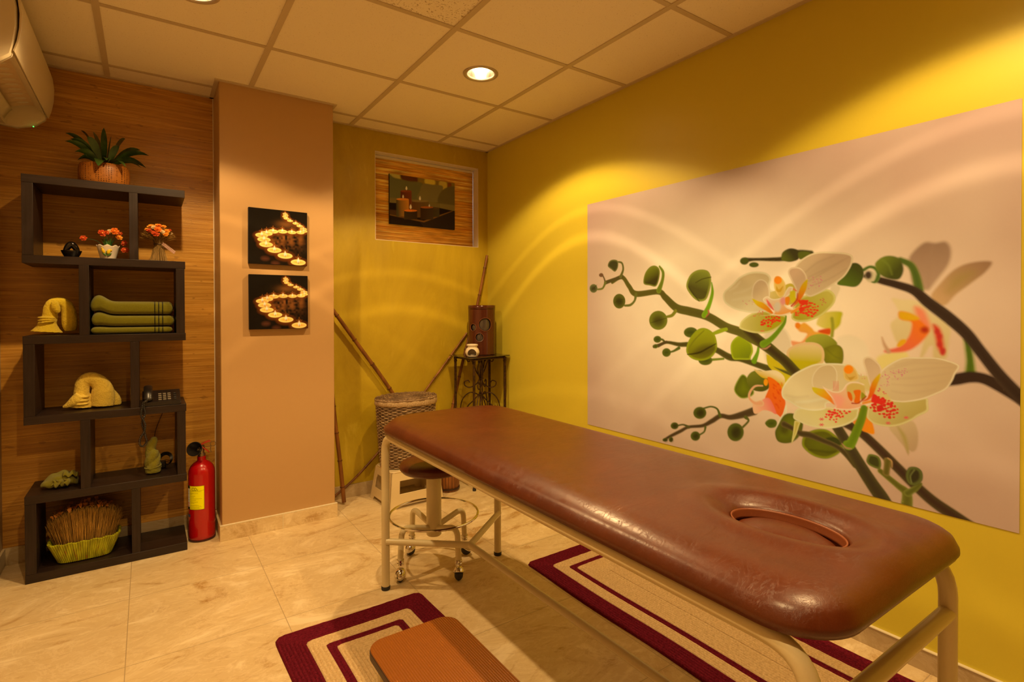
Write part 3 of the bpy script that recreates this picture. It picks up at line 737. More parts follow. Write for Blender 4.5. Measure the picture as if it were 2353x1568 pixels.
    c.stroke(A7('1170,1315 1190,1340 1150,1385'), [9, 5, 5], (90, 86, 24), soft=1)
    for q, rx, ry in (('840,1283', 15, 14), ('658,1376', 9, 8), ('808,1450', 11, 11), ('1097,1422', 19, 21), ('590,1478', 6, 4), ('632,1475', 5, 6)):
        p = A7(q)[0]; c.ell(*p, rx, ry, (50, 48, 8), soft=1.6, c2=(88, 88, 18)); c.ell(p[0] + 2, p[1] + 1, rx * .5, ry * .6, (44, 34, 8), soft=4, alpha=.7)
    # ---- middle twig behind the big bud
    c.stroke(A7('540,800 600,775 690,790 760,790 860,800 960,830 1050,880 1130,895 1250,935 1380,980 1500,1020'), [8, 7, 10, 12, 14, 14, 16, 13, 14, 17, 18], (78, 62, 18), soft=1.2, edge=(104, 98, 26))
    c.stroke(A7('590,775 570,755 545,755'), [6, 5, 4], (90, 84, 22)); c.stroke(A7('690,815 650,838 620,845'), [8, 5, 4], (90, 92, 20)); c.stroke(A7('510,805 560,790 600,770'), [8, 6, 5], (84, 60, 26), soft=1)
    c.stroke(A7('925,900 1010,893'), [6, 5], (120, 124, 20))
    for q, rx, ry in (('535,753', 9, 8), ('600,848', 10, 10), ('522,803', 5, 5), ('775,703', 16, 12), ('880,905', 16, 11)):
        c.ell(*A7(q)[0], rx, ry, (62, 66, 12), soft=1.3, c2=(96, 96, 18))
    c.stroke(A7('1230,910 1255,850 1262,810'), [13, 8, 6], (110, 140, 8), soft=1)
    c.fill(AA('410,1280 420,1190 480,1120 540,1105 600,1150 660,1200 680,1290 655,1360 640,1395 520,1395 440,1385'), (148, 148, 4), soft=1, c2=(112, 116, 4), edge=(170, 168, 20), ew=3, axis=AA('500,1200 620,1390'))
    # ---- pale green back buds (centre)
    c.fill(AA('1440,960 1480,860 1560,820 1740,820 1740,900 1720,980 1650,1040 1560,1030 1480,1000'), (218, 180, 80), soft=2.5, c2=(190, 166, 20), axis=AA('1480,900 1700,940'))
    c.fill(AA('1190,960 1250,965 1300,950 1380,1010 1440,1060 1600,1020 1600,1100 1480,1130 1400,1170 1300,1190 1200,1240 1160,1240 1140,1170 1250,1180 1310,1120 1320,1080 1240,1060 1200,1010'), (232, 150, 40), soft=2.5, c2=(236, 140, 84), axis=AA('1300,1000 1200,1220'))
    c.ell(*AA('1215,985')[0], 6, 7, (238, 120, 10), soft=2); c.fill(AA('1470,1040 1600,1020 1600,1090 1480,1070'), (206, 66, 8), soft=2.5)
    c.stroke(AA('1625,900 1635,1000 1625,1110'), [7, 7, 8], (150, 134, 30), soft=1.6)
    c.fill(AA('1310,1190 1350,1120 1450,1088 1560,1095 1640,1140 1690,1210 1600,1260 1450,1260'), (160, 148, 40), soft=1.6, c2=(130, 120, 22), axis=AA('1450,1100 1560,1250'))
    c.fill(AA('1500,1290 1600,1230 1690,1215 1750,1260 1765,1350 1750,1440 1700,1470 1560,1450'), (132, 120, 12), soft=1.5, c2=(112, 100, 10)); c.stroke(AA('1560,1270 1650,1350 1720,1380'), [3, 3, 2], (100, 92, 8), soft=1.5, alpha=.5)
    c.fill(AA('1080,1330 1120,1250 1230,1200 1380,1185 1480,1215 1530,1290 1530,1400 1480,1460 1260,1560 1130,1460'), (224, 180, 110), soft=1.2, c2=(188, 158, 4), axis=AA('1300,1220 1300,1420'), edge=(226, 170, 110), ew=4)
    # ---- left bell flower (orange throat)
    c.fill(AB('0,370 50,360 110,450 140,540 80,585 0,585 -60,500'), (112, 112, 6), soft=1.4, c2=(84, 84, 6), edge=(150, 150, 40), ew=2)
    c.fill(AB('65,400 110,330 200,310 280,370 300,470 240,520 150,515 90,470'), (118, 112, 22), soft=1.3, c2=(80, 74, 8), axis=AB('120,340 200,520'))
    c.fill(AB('270,180 330,270 430,330 530,380 500,420 430,430 350,340 280,260'), (196, 162, 12), soft=1.2)
    c.fill(AB('140,300 220,320 350,310 430,360 450,430 420,500 380,480 320,400 240,390 190,360'), (232, 190, 130), soft=1, c2=(214, 160, 20), axis=AB('300,330 280,400'))
    c.fill(AB('275,380 340,400 410,470 430,560 455,630 440,720 425,790 370,750 330,730 290,620 250,590 290,480'), (236, 100, 0), soft=1.2, c2=(232, 88, 24), axis=AB('330,400 350,760'))
    c.ell(*AB('258,430')[0], 5, 8, (240, 140, 10), soft=1)
    c.fill(AB('130,640 190,630 250,590 300,600 350,700 360,750 300,720 230,710 170,745 135,730'), (238, 170, 120), soft=1.4, c2=(236, 108, 84), axis=AB('150,690 320,640'))
    c.stroke(AB('225,465 150,470 100,530 95,590 150,640 210,640'), [3, 4, 5, 6, 9, 14], (230, 150, 100), soft=1, edge=(236, 180, 124))
    for i in range(26): q = AB('%d,%d' % (330 + random.random() * 90, 430 + random.random() * 270))[0]; c.ell(*q, 2.5, 1.6, (220, 60, 0), soft=1.2, alpha=.6, rot=60)
    c.fill(AB('460,650 470,700 450,820 400,910 360,935 360,880 400,790 430,740'), (226, 190, 136), soft=1, edge=(236, 206, 156), ew=2)
    # ---- lower stems
    c.fill(AB('380,860 440,760 520,740 610,780 630,860 600,960 520,1030 430,1040 370,1010 350,930'), (112, 110, 10), soft=1.6, c2=(82, 80, 8)); c.ell(*AB('450,900')[0], 10, 12, (60, 50, 8), soft=4, alpha=.7)
    c.fill(AB('620,1060 640,960 740,905 850,900 930,940 1000,1010 1030,1080 980,1150 880,1195 780,1185 690,1140'), (100, 96, 8), soft=1.5, c2=(84, 76, 6), edge=(136, 130, 14), ew=4)
    c.stroke(AB('690,1105 800,1120 900,1130 980,1120'), [3, 4, 4, 2], (66, 62, 4), soft=2, alpha=.8); c.fill(AB('860,990 940,980 1000,1010 1020,1050 960,1060 890,1030'), (50, 52, 10), soft=2)
    c.fill(AB('250,840 290,800 350,805 370,840 350,880 290,885'), (66, 72, 8), soft=1.4, c2=(92, 96, 14))
    c.stroke(AB('440,850 520,890 600,940 700,960 820,1010 960,1070 1060,1150 1150,1260'), [15, 12, 14, 15, 13, 12, 14, 14], (66, 48, 20), soft=1.2, edge=(120, 92, 40))
    c.stroke(A8('655,950 690,1010 745,1100 805,1200 860,1285 905,1350 940,1410'), [24, 24, 26, 28, 30, 32, 32], (60, 44, 22), soft=1.3, edge=(92, 76, 28))
    c.stroke(A8('700,960 790,1010 880,1090 980,1190 1080,1290 1170,1370 1270,1440 1360,1500'), [20, 21, 22, 23, 24, 26, 28, 28], (62, 34, 20), soft=1.5, edge=(92, 72, 30))
    c.stroke(A8('1035,1400 1035,1330 990,1290 930,1240 900,1215'), [24, 20, 15, 13, 12], (96, 84, 20), soft=1.2, edge=(140, 126, 40))
    c.stroke(A8('1040,1330 1080,1305 1110,1280'), [15, 11, 5], (92, 84, 20), soft=1.2, edge=(140, 130, 44)); c.stroke(A8('930,1225 935,1190 938,1165'), [14, 14, 16], (96, 80, 20), soft=1.2, edge=(150, 110, 50))
    c.stroke(A8('940,1150 958,1165 960,1195'), [3, 3, 2], (186, 130, 70), soft=1)
    c.fill(A8('830,1150 845,1128 890,1140 905,1175 895,1205 850,1190 830,1170'), (58, 54, 14), soft=1.2, edge=(104, 102, 30), ew=3)
    c.fill(A8('1030,1240 1045,1198 1085,1195 1115,1220 1115,1265 1080,1290 1045,1280'), (50, 40, 16), soft=1.2, edge=(98, 94, 34), ew=4); c.stroke(A8('1060,1275 1055,1240 1075,1210'), [3, 2, 2], (120, 112, 50), soft=1)
    c.fill(AB('1490,880 1600,850 1720,820 1770,900 1780,1010 1760,1100 1720,1125 1690,1110 1680,1160 1640,1080 1560,980'), (204, 160, 108), soft=2, c2=(182, 134, 90), axis=AB('1560,860 1740,1120'))
    c.stroke(AB('1580,880 1640,980 1680,1130'), [4, 9, 3], (160, 132, 40), soft=2.5, alpha=.6)
    # ---- big stem and left branch
    c.stroke(A7('210,340 280,305 330,370 380,425 540,410 590,450 670,525 760,550 860,575 930,605 1030,665 1130,700 1220,750 1320,800 1400,870'), [9, 10, 12, 14, 13, 16, 19, 20, 20, 20, 21, 21, 22, 23, 24], (92, 78, 20), soft=1, edge=(110, 96, 24))
    c.stroke(AA('600,1040 780,1190 860,1250 960,1330 1060,1410 1180,1540 1260,1620'), [22, 25, 25, 24, 25, 26, 26], (58, 40, 12), soft=1, edge=(104, 92, 20))
    c.stroke(A7('280,300 240,315 160,345'), [9, 8, 9], (84, 66, 26), soft=1); c.stroke(A7('160,345 150,310 135,285'), [6, 4, 4], (104, 78, 40), soft=1); c.stroke(A7('160,345 140,385 105,393'), [7, 5, 4], (110, 104, 34), soft=1)
    c.stroke(A7('270,300 288,250 280,205 255,195'), [8, 6, 5, 4], (96, 84, 30), soft=1, edge=(130, 120, 40))
    c.stroke(A7('380,430 370,475 340,505 300,510'), [9, 6, 6, 5], (104, 98, 30), soft=1); c.stroke(A7('545,400 570,330 575,270 550,228'), [14, 9, 8, 5], (112, 116, 20), soft=1, edge=(140, 140, 34))
    c.stroke(A7('665,550 640,580 605,590'), [9, 8, 6], (130, 118, 22), soft=1); c.stroke(A7('870,580 905,510 930,420 925,345'), [13, 11, 8, 3], (118, 150, 6), soft=1, edge=(146, 164, 30)); c.stroke(A7('900,545 905,565 885,590'), [4, 3, 2], (190, 90, 60), soft=1)
    c.stroke(A7('930,715 980,695 1030,680'), [7, 10, 8], (150, 150, 14), soft=1)
    c.ell(*A7('130,290')[0], 5, 4.5, (112, 70, 40), soft=1)
    def bud(q, rx, ry, rot, c1, c2, crease=None):
        p = A7(q)[0]; c.ell(*p, rx, ry, c1, rot=rot, soft=1, c2=c2)
        c.ell(p[0], p[1] + ry * .1, rx * .5, ry * .45, c1, rot=rot, soft=5, alpha=.6)
        if crease: c.stroke(A7(crease), [1, 2, 1], (52, 44, 6), soft=.8, alpha=.8)
    bud('75,386', 9, 10, 0, (60, 50, 22), (110, 104, 50), '60,400 85,375 100,360'); c.fill(A7('178,225 190,190 220,178 250,190 250,235 230,265 205,250'), (62, 54, 20), soft=1, edge=(110, 100, 40), ew=3)
    bud('260,478', 14, 17, 0, (48, 42, 8), (96, 90, 22), '225,490 260,470 300,462')
    c.fill(A7('435,350 445,280 480,232 520,222 550,250 548,310 525,370 480,365'), (62, 50, 10), soft=1, c2=(128, 124, 20), axis=A7('500,330 470,240'), edge=(128, 122, 30), ew=3)
    bud('541,616', 21, 22, 0, (70, 60, 12), (122, 116, 26), '485,635 540,618 600,600')
    c.fill(A7('742,370 770,290 830,252 900,262 922,330 905,420 880,470 830,478 780,440'), (76, 66, 14), soft=1, c2=(138, 134, 36), axis=A7('820,390 860,260'), edge=(150, 142, 40), ew=4)
    c.stroke(A7('760,375 790,420 835,478'), [2, 3, 2], (60, 52, 8), soft=1); c.stroke(A7('810,345 860,318 920,305'), [2, 2, 2], (70, 62, 10), soft=1)
    c.fill(A7('742,840 760,760 820,685 880,672 940,710 962,770 960,830 920,885 850,908 780,890'), (110, 98, 6), soft=1, c2=(156, 148, 12), axis=A7('880,850 850,690'), edge=(150, 146, 14), ew=4)
    c.fill(A7('790,850 850,800 930,790 950,830 900,860 840,870'), (84, 70, 8), soft=5, alpha=.8); c.stroke(A7('750,862 830,850 900,815 955,785'), [2, 4, 4, 2], (48, 38, 2), soft=1); c.stroke(A7('755,830 800,760 870,690'), [2, 3, 2], (120, 112, 10), soft=1)
    # ---- upper orchid flower
    P1, P2 = (208, 166, 112), (186, 142, 98)
    c.fill(AA('1140,860 1180,720 1260,640 1400,600 1560,550 1640,590 1668,650 1650,720 1580,800 1480,880 1340,935 1220,940 1150,910'), (192, 164, 62), soft=1, c2=(168, 144, 24), axis=AA('1600,640 1250,900'), edge=(214, 186, 100), ew=3)
    c.fill(AA('515,1000 540,930 640,850 780,800 900,830 1060,860 1080,900 1050,960 960,1030 840,1075 700,1075 590,1050 520,1020'), (202, 172, 84), soft=1, c2=(170, 148, 10), axis=AA('560,960 900,1000'), edge=(216, 188, 110), ew=3)
    c.fill(AA('318,640 340,570 430,490 520,400 640,345 760,338 850,360 895,420 880,500 900,560 1000,590 960,680 900,740 880,800 740,832 620,830 460,790 350,720'), (200, 160, 104), soft=1, c2=(214, 180, 124), axis=AA('640,360 640,800'), edge=(228, 196, 142), ew=3)
    for pp, a_ in (('400,560 470,520 520,460', .5), ('430,680 600,650 760,640', .35), ('450,600 600,560 700,500', .3)): c.stroke(AA(pp), [3, 5, 3], (224, 190, 140), soft=2.5, alpha=a_)
    c.fill(AA('1180,290 1250,200 1360,130 1480,100 1620,100 1790,112 1870,150 1872,220 1840,300 1770,400 1650,490 1540,560 1450,610 1360,640 1300,600 1250,500 1200,380'), (182, 136, 92), soft=1, c2=(206, 164, 112), axis=AA('1600,120 1400,600'), edge=(222, 184, 132), ew=2.5)
    for pp in ('1350,450 1550,330 1830,160', '1400,500 1600,420 1800,300', '1300,350 1450,230 1650,150', '1350,400 1500,330 1750,200'): c.stroke(AA(pp), [2, 3, 2], (164, 120, 80), soft=2.2, alpha=.45)
    c.fill(AA('870,600 960,560 1060,500 1140,480 1200,540 1220,640 1160,720 1080,740 960,740 900,700'), (206, 166, 86), soft=1.4, c2=(196, 160, 44), axis=AA('900,640 1100,600'))
    c.fill(AA('1100,360 1120,300 1190,280 1260,300 1320,380 1328,480 1300,580 1240,680 1180,640 1190,560 1150,470'), (190, 140, 98), soft=1, c2=(206, 160, 112), edge=(222, 180, 130), ew=2.5, axis=AA('1180,300 1250,600'))
    c.fill(AA('1330,430 1325,520 1290,610 1230,700 1150,765 1200,690 1220,600 1260,500'), (206, 160, 0), soft=1.2, c2=(222, 86, 6), axis=AA('1310,450 1230,680'))
    c.fill(AA('660,600 680,500 730,440 790,428 850,470 880,560 880,640 850,720 790,730 700,700 665,660'), (188, 144, 98), soft=1, c2=(208, 166, 112), axis=AA('780,440 780,700'), edge=(222, 184, 134), ew=2.5)
    c.fill(AA('668,662 740,690 800,710 860,760 920,830 900,842 820,800 720,740'), (208, 168, 4), soft=1, c2=(232, 110, 10), axis=AA('700,690 880,820'))
    c.fill(AA('800,660 850,632 900,660 950,665 1030,640 1070,570 1110,520 1160,530 1130,600 1070,660 1060,720 1100,770 1180,780 1260,730 1320,700 1240,790 1120,840 1010,868 900,862 760,868 900,850 930,800 880,740 810,700'), (226, 178, 128), soft=1, c2=(232, 140, 50), axis=AA('950,680 1000,860'), edge=(236, 200, 150), ew=2)
    c.fill(AA('840,670 880,710 930,790 920,800 860,740'), (232, 90, 70), soft=1.4); c.ell(*AA('1040,690')[0], 7, 9, (222, 130, 110), soft=3); c.ell(*AA('970,760')[0], 8, 11, (214, 180, 140), soft=3)
    c.fill(AA('1065,650 1110,640 1120,680 1100,740 1070,720'), (228, 120, 10), soft=1); c.fill(AA('1120,580 1180,580 1190,640 1200,700 1140,700'), (206, 172, 10), soft=1.5)
    c.fill(AA('930,450 945,400 980,392 1030,420 1065,480 1068,560 1040,630 990,640 950,580 930,520'), (216, 160, 66), soft=1, c2=(224, 170, 70), edge=(224, 176, 96), ew=2); c.ell(*AA('978,440')[0], 9, 9, (242, 124, 10), soft=1.6); c.fill(AA('960,510 990,550 1040,510 1010,580 960,570'), (200, 140, 30), soft=1)
    c.stroke(AA('1140,750 1200,680 1215,600'), [4, 4, 2], (190, 60, 20), soft=1); c.stroke(AA('1165,545 1200,570'), [3, 2], (226, 90, 60), soft=.8)
    c.stroke(AA('1140,830 1220,780 1310,705'), [5, 7, 2], (226, 130, 24), soft=1)
    # red speckles: small ragged blotches
    rs = random.Random(5)
    def spots(fn, region, n, size, col, jit=.35):
        pts = fn(region); xs_ = [p[0] for p in pts]; ys_ = [p[1] for p in pts]; placed = []; tries = 0
        while len(placed) < n and tries < 4000:
            tries += 1; x = rs.uniform(min(xs_), max(xs_)); y = rs.uniform(min(ys_), max(ys_)); ins = False
            for (ax, ay), (bx, by) in zip(pts, pts[1:] + pts[:1]):
                if (ay > y) != (by > y) and x < (bx - ax) * (y - ay) / (by - ay) + ax: ins = not ins
            if not ins or any((x - a) ** 2 + (y - b) ** 2 < (size * 1.45) ** 2 for a, b in placed): continue
            placed.append((x, y)); k = rs.uniform(.6, 1.1); a0 = rs.uniform(0, 6)
            c.fill([(x + size * k * rs.uniform(1 - jit, 1 + jit) * cos(a0 + q), y + size * k * .8 * rs.uniform(1 - jit, 1 + jit) * sin(a0 + q)) for q in np.linspace(0, 2 * pi, 7, endpoint=False)], col, soft=.7)
    spots(AA, '1230,680 1320,680 1400,720 1460,730 1470,760 1430,840 1380,880 1340,880 1300,840 1250,830 1240,780', 34, 3.8, (222, 50, 16))
    spots(AA, '1170,830 1240,830 1220,870 1190,860', 4, 3.2, (222, 60, 20)); c.fill(AA('1230,690 1280,675 1340,690 1320,730 1260,735'), (222, 44, 10), soft=1); c.ell(*AA('1262,790')[0], 6.5, 6, (220, 44, 12), soft=1)
    spots(AA, '840,880 1000,875 1000,930 930,950 910,990 850,1010 840,980 770,970 780,930', 26, 3.6, (222, 44, 12))
    spots(AA, '1330,420 1380,400 1500,380 1510,430 1480,520 1400,550 1330,540', 24, 1.3, (206, 96, 110)); spots(AA, '1480,650 1550,660 1550,740 1490,760', 8, 1.5, (200, 60, 60))
    spots(AA, '660,880 720,850 760,800 820,810 800,850 720,870', 12, 1.6, (214, 90, 60)); spots(AA, '550,690 690,690 690,750 620,740', 7, 1.3, (206, 110, 100)); c.ell(*AA('790,1050')[0], 5.5, 1.3, (220, 100, 60), soft=.8)
    # pedicels
    c.stroke(AA('1075,870 1050,960 960,1080 880,1160 800,1210'), [3, 8, 11, 13, 17], (104, 128, 6), soft=1, edge=(128, 146, 24)); c.stroke(AA('780,1262 830,1262 885,1225'), [2, 4, 3], (176, 116, 70), soft=1)
    # ---- lower orchid flower
    c.fill(AB('1185,690 1260,640 1300,760 1345,940 1260,930 1200,900 1130,830 1170,790'), (236, 120, 30), soft=1.4, c2=(240, 130, 0), axis=AB('1180,800 1320,930'))
    c.fill(AB('550,815 600,830 590,870 560,960 515,1040 530,930 540,850'), (196, 164, 66), soft=1, edge=(220, 190, 110), ew=2)
    c.fill(AB('1265,760 1280,680 1330,600 1480,600 1700,600 1860,585 1880,650 1875,720 1780,770 1720,810 1600,860 1480,875 1350,850 1280,800'), (204, 172, 94), soft=1, c2=(182, 146, 68), axis=AB('1400,640 1700,840'), edge=(218, 186, 118), ew=2.5)
    c.fill(AB('535,790 545,730 590,690 750,680 900,680 1060,700 1180,690 1185,740 1170,790 1080,850 960,885 840,893 700,870 600,830'), (208, 176, 96), soft=1, c2=(222, 190, 122), axis=AB('900,700 800,890'), edge=(226, 196, 136), ew=2.5)
    c.fill(AB('415,520 450,440 520,360 620,300 740,250 860,240 1000,243 1100,260 1180,330 1260,370 1300,460 1250,620 1000,640 870,640 850,700 720,715 600,690 500,630 430,590'), (212, 172, 114), soft=1, c2=(226, 190, 130), axis=AB('800,250 700,700'), edge=(232, 202, 150), ew=2.5)
    c.fill(AB('480,600 620,610 760,590 850,610 800,640 640,650 540,640'), (206, 174, 122), soft=8, alpha=.7); c.stroke(AB('560,630 700,620 840,590'), [3, 4, 2], (236, 208, 156), soft=3, alpha=.5); c.stroke(AB('460,560 560,580 680,570'), [3, 4, 2], (196, 160, 110), soft=3, alpha=.5)
    c.fill(AB('1400,330 1460,270 1560,210 1650,180 1800,180 1940,182 2060,205 2190,262 2150,350 2120,420 2060,500 1960,550 1830,600 1700,625 1600,630 1500,610 1380,520 1370,420'), (210, 168, 114), soft=1, c2=(198, 152, 100), axis=AB('1500,300 2100,400'), edge=(230, 192, 142), ew=2)
    for pp in ('1500,300 1750,240 2100,240', '1500,350 1800,300 2150,280', '1520,400 1800,380 2100,340', '1520,450 1750,460 2050,420', '1520,520 1700,540 1950,500', '1550,260 1750,215 1950,200'): c.stroke(AB(pp), [2, 3.5, 2], (186, 140, 96), soft=2.4, alpha=.4)
    c.fill(AB('1200,380 1280,370 1370,420 1400,480 1480,560 1520,640 1460,660 1340,560 1260,500 1200,460'), (214, 174, 96), soft=2)
    c.fill(AB('1230,230 1245,185 1290,175 1340,200 1400,260 1418,320 1400,370 1340,440 1310,480 1285,430 1260,330'), (196, 150, 104), soft=1, c2=(212, 164, 116), axis=AB('1270,190 1340,420'), edge=(226, 184, 134), ew=2)
    c.fill(AB('1400,340 1395,400 1370,460 1330,560 1280,610 1220,620 1280,560 1300,480 1330,410'), (206, 160, 0), soft=1.2, c2=(224, 90, 6), axis=AB('1390,360 1310,520'))
    c.fill(AB('715,440 730,350 790,275 870,250 930,262 970,320 975,400 960,480 920,510 840,510 750,500'), (202, 160, 104), soft=1, c2=(216, 176, 122), axis=AB('860,260 860,500'), edge=(228, 190, 138), ew=2)
    c.fill(AB('722,480 790,490 850,505 900,560 945,655 880,610 800,570 740,530'), (212, 174, 20), soft=1, c2=(236, 116, 16), axis=AB('760,500 900,620'))
    c.fill(AB('825,470 880,500 960,525 1020,505 1060,450 1110,425 1180,428 1245,455 1200,470 1260,520 1275,580 1210,630 1300,640 1400,595 1290,660 1180,695 1080,710 960,700 825,685 930,690 955,650 920,590 860,520'), (230, 176, 124), soft=1, c2=(238, 150, 100), axis=AB('1100,440 1000,690'), edge=(240, 196, 150), ew=2)
    c.fill(AB('930,560 1000,560 1040,610 1000,680 950,650'), (240, 146, 110), soft=5); c.fill(AB('1070,470 1130,440 1230,460 1250,540 1200,600 1110,600 1070,540'), (208, 162, 76), soft=1.6)
    c.fill(AB('1075,525 1110,540 1125,600 1110,620 1080,580'), (226, 92, 0), soft=1); c.fill(AB('1135,515 1205,510 1200,580 1195,640 1140,630 1150,570'), (228, 96, 0), soft=1); c.fill(AB('1215,530 1260,575 1215,610'), (150, 132, 16), soft=1); c.stroke(AB('1120,640 1180,640 1230,600 1262,570'), [3, 2, 3, 2], (170, 40, 10), soft=.8)
    for x in (935, 950, 965, 980): c.stroke(AB('%d,420 %d,470 %d,515' % (x, x + 2, x - 2)), [1, 2, 1.5], (220, 100, 84), soft=.8, alpha=.7)
    c.fill(AB('1032,320 1050,265 1090,252 1140,280 1175,340 1185,400 1130,420 1080,420 1040,390'), (216, 160, 70), soft=1, edge=(226, 180, 100), ew=2); c.ell(*AB('1085,302')[0], 11, 10, (246, 124, 0), soft=1.6); c.fill(AB('1060,350 1090,380 1150,370 1110,410 1090,400'), (196, 136, 40), soft=1)
    c.stroke(AB('1230,640 1310,620 1395,597'), [5, 5, 1], (232, 130, 30), soft=1)
    spots(AB, '1340,540 1420,590 1500,620 1590,680 1580,740 1540,780 1460,785 1400,760 1330,720 1300,690 1330,640', 40, 4.6, (214, 34, 22)); c.fill(AB('1335,545 1400,590 1460,630 1420,650 1350,640 1310,620'), (220, 36, 22), soft=1.2); c.ell(*AB('1400,690')[0], 8, 8, (206, 28, 20), soft=1)
    spots(AB, '850,740 920,705 1100,720 1080,740 1000,790 960,830 900,810 860,780', 24, 3.8, (228, 40, 30))
    for q in ('815,800', '815,855', '1480,838', '1660,783'):
        p = AB(q)[0]
        for a in (0, 1.05, 2.1): c.stroke([(p[0] - 5 * cos(a), p[1] - 3 * sin(a)), (p[0] + 5 * cos(a), p[1] + 3 * sin(a))], 1.6, (222, 70, 70), soft=.6, smooth=False)
    spots(AB, '1410,330 1660,290 1680,330 1560,420 1480,420 1500,470 1400,470 1390,380', 44, 1.25, (206, 60, 110)); spots(AB, '1380,480 1470,540 1450,560 1370,510', 6, 2, (214, 50, 80)); spots(AB, '1200,350 1270,350 1250,430 1210,400', 6, 1, (214, 90, 90))
    c.stroke(AB('1240,690 1215,790 1165,920 1110,1040 1080,1060'), [15, 17, 18, 20, 22], (98, 114, 8), soft=1, edge=(128, 138, 20)); c.stroke(AB('1020,1045 1060,1085 1110,1095'), [2, 4, 3], (170, 116, 70), soft=1)
paint_mural(mu)
mural = mu.mesh('wall_mural', lambda u, v: (XR - .0022 + 0 * u, MY0 + (MY1 - MY0) * u, MZ1 + (MZ0 - MZ1) * v), mat_attr('printed_mural', .42, .45))
tag(mural, 'large pink beige photo mural of white orchids with red speckles on the yellow wall', 'mural')
# ================================================================== PICTURES
def canvas_pic(name, label, cat, x0, x1, z0, z1, yb, thick, cv, tilt=0, group=None, side=(.012, .007, .004)):
    t = thing(name, label, cat, ((x0 + x1) / 2, yb, z0), 0, group); w_ = x1 - x0; h = z1 - z0
    obj('stretched_canvas', MB().box(-w_ / 2, w_ / 2, -thick, 0, 0, h), mat('canvas_side_' + name, side, .7), t, bevel=.002)
    cv.mesh('printed_picture', lambda u, v: (-w_ / 2 + .001 + (w_ - .002) * u, -thick - .0006 + 0 * u, h - .001 - (h - .002) * v), MATS.get('pr') or MATS.setdefault('pr', mat_attr('canvas_print', .75, .05)), t)
    t.rotation_euler = (0, tilt, 0); return t
def candles():
    c = Canvas(.285, .288, .0011); c.map = lambda p: ((p[0] - 50) / 665 * c.nx, (p[1] - 75) / 640 * c.ny * 1.0); c.sc = lambda p: c.nx / 665
    c.a[:] = c.col((22, 12, 4)); X = c.X / c.nx; Y = c.Y / c.ny
    glow = np.exp(-(((X - .62) / .26) ** 2 + ((Y - .56) / .16) ** 2)) * (.4 + .8 * c.noise(26, 2)) * np.clip(c.noise(9, 8) * 1.6 - .3, 0, 1)
    c.a += (glow * 1.3)[..., None] * c.col((120, 58, 16)); c.a += (np.exp(-(((X - .62) / .14) ** 2 + ((Y - .25) / .06) ** 2)))[..., None] * c.col((110, 56, 16))
    for x, y in ((230, 650), (345, 700)): c.ell(x, y, 42, 22, (86, 38, 16), soft=8, alpha=.8)
    for x, y in ((320, 460), (430, 450), (530, 450), (625, 430), (560, 295), (520, 380), (640, 380)): c.ell(x, y, 22, 34, (140, 70, 20), soft=8, alpha=.45)
    Lc = [(608, 675, 88), (455, 605, 86), (333, 547, 80), (240, 488, 76), (217, 433, 73), (192, 385, 70), (245, 360, 66), (318, 330, 58), (424, 322, 56), (532, 322, 52), (632, 316, 50), (672, 298, 44), (668, 272, 42), (625, 240, 38), (578, 213, 37), (512, 188, 35), (470, 165, 33), (455, 145, 32), (462, 128, 30), (455, 112, 28)]
    for x, y, r in reversed(Lc):
        k = r / 88; y *= 1.0; y = 75 + (y - 75) * 1.0
        c.ell(x, y + 6 * k, r * 1.25, r * .62, (150, 62, 10), soft=9, alpha=.45)
        c.ell(x, y, r, r * .40, (245, 150, 40), soft=1.2, c2=(255, 196, 100), edge=(250, 170, 70), ew=2)
        for a in (-2.2, -1.85, -1.57, -1.25, -.9):
            L_ = r * (.62 + .25 * (abs(a + 1.57) < .1)); c.stroke([(x, y - 22 * k), (x + L_ * cos(a), y - 22 * k + L_ * sin(a))], [7 * k, 1], (225, 110, 26), soft=2.2, smooth=False, alpha=.5)
        c.fill([(x - 9 * k, y + 4 * k), (x - 17 * k, y - 14 * k), (x - 8 * k, y - 38 * k), (x, y - 58 * k), (x + 8 * k, y - 38 * k), (x + 17 * k, y - 14 * k), (x + 9 * k, y + 4 * k)], (255, 250, 220), soft=1.8, edge=(255, 210, 120), ew=2)
        if k > .6: c.stroke([(x + 2, y - 8 * k), (x + 2, y + 16 * k)], 5 * k, (120, 50, 10), soft=1, smooth=False)
    return c
cc = candles()
canvas_pic('canvas_picture', 'upper of two canvas prints of a winding row of tea lights on the tan column', 'picture', .428, .716, 1.400, 1.688, 3.0295, .022, cc, .006, 'tea light canvas prints on the column')
cc2 = cc
canvas_pic('canvas_picture', 'lower of two canvas prints of a winding row of tea lights on the tan column', 'picture', .430, .719, 1.062, 1.346, 3.0295, .022, cc2, -.003, 'tea light canvas prints on the column')
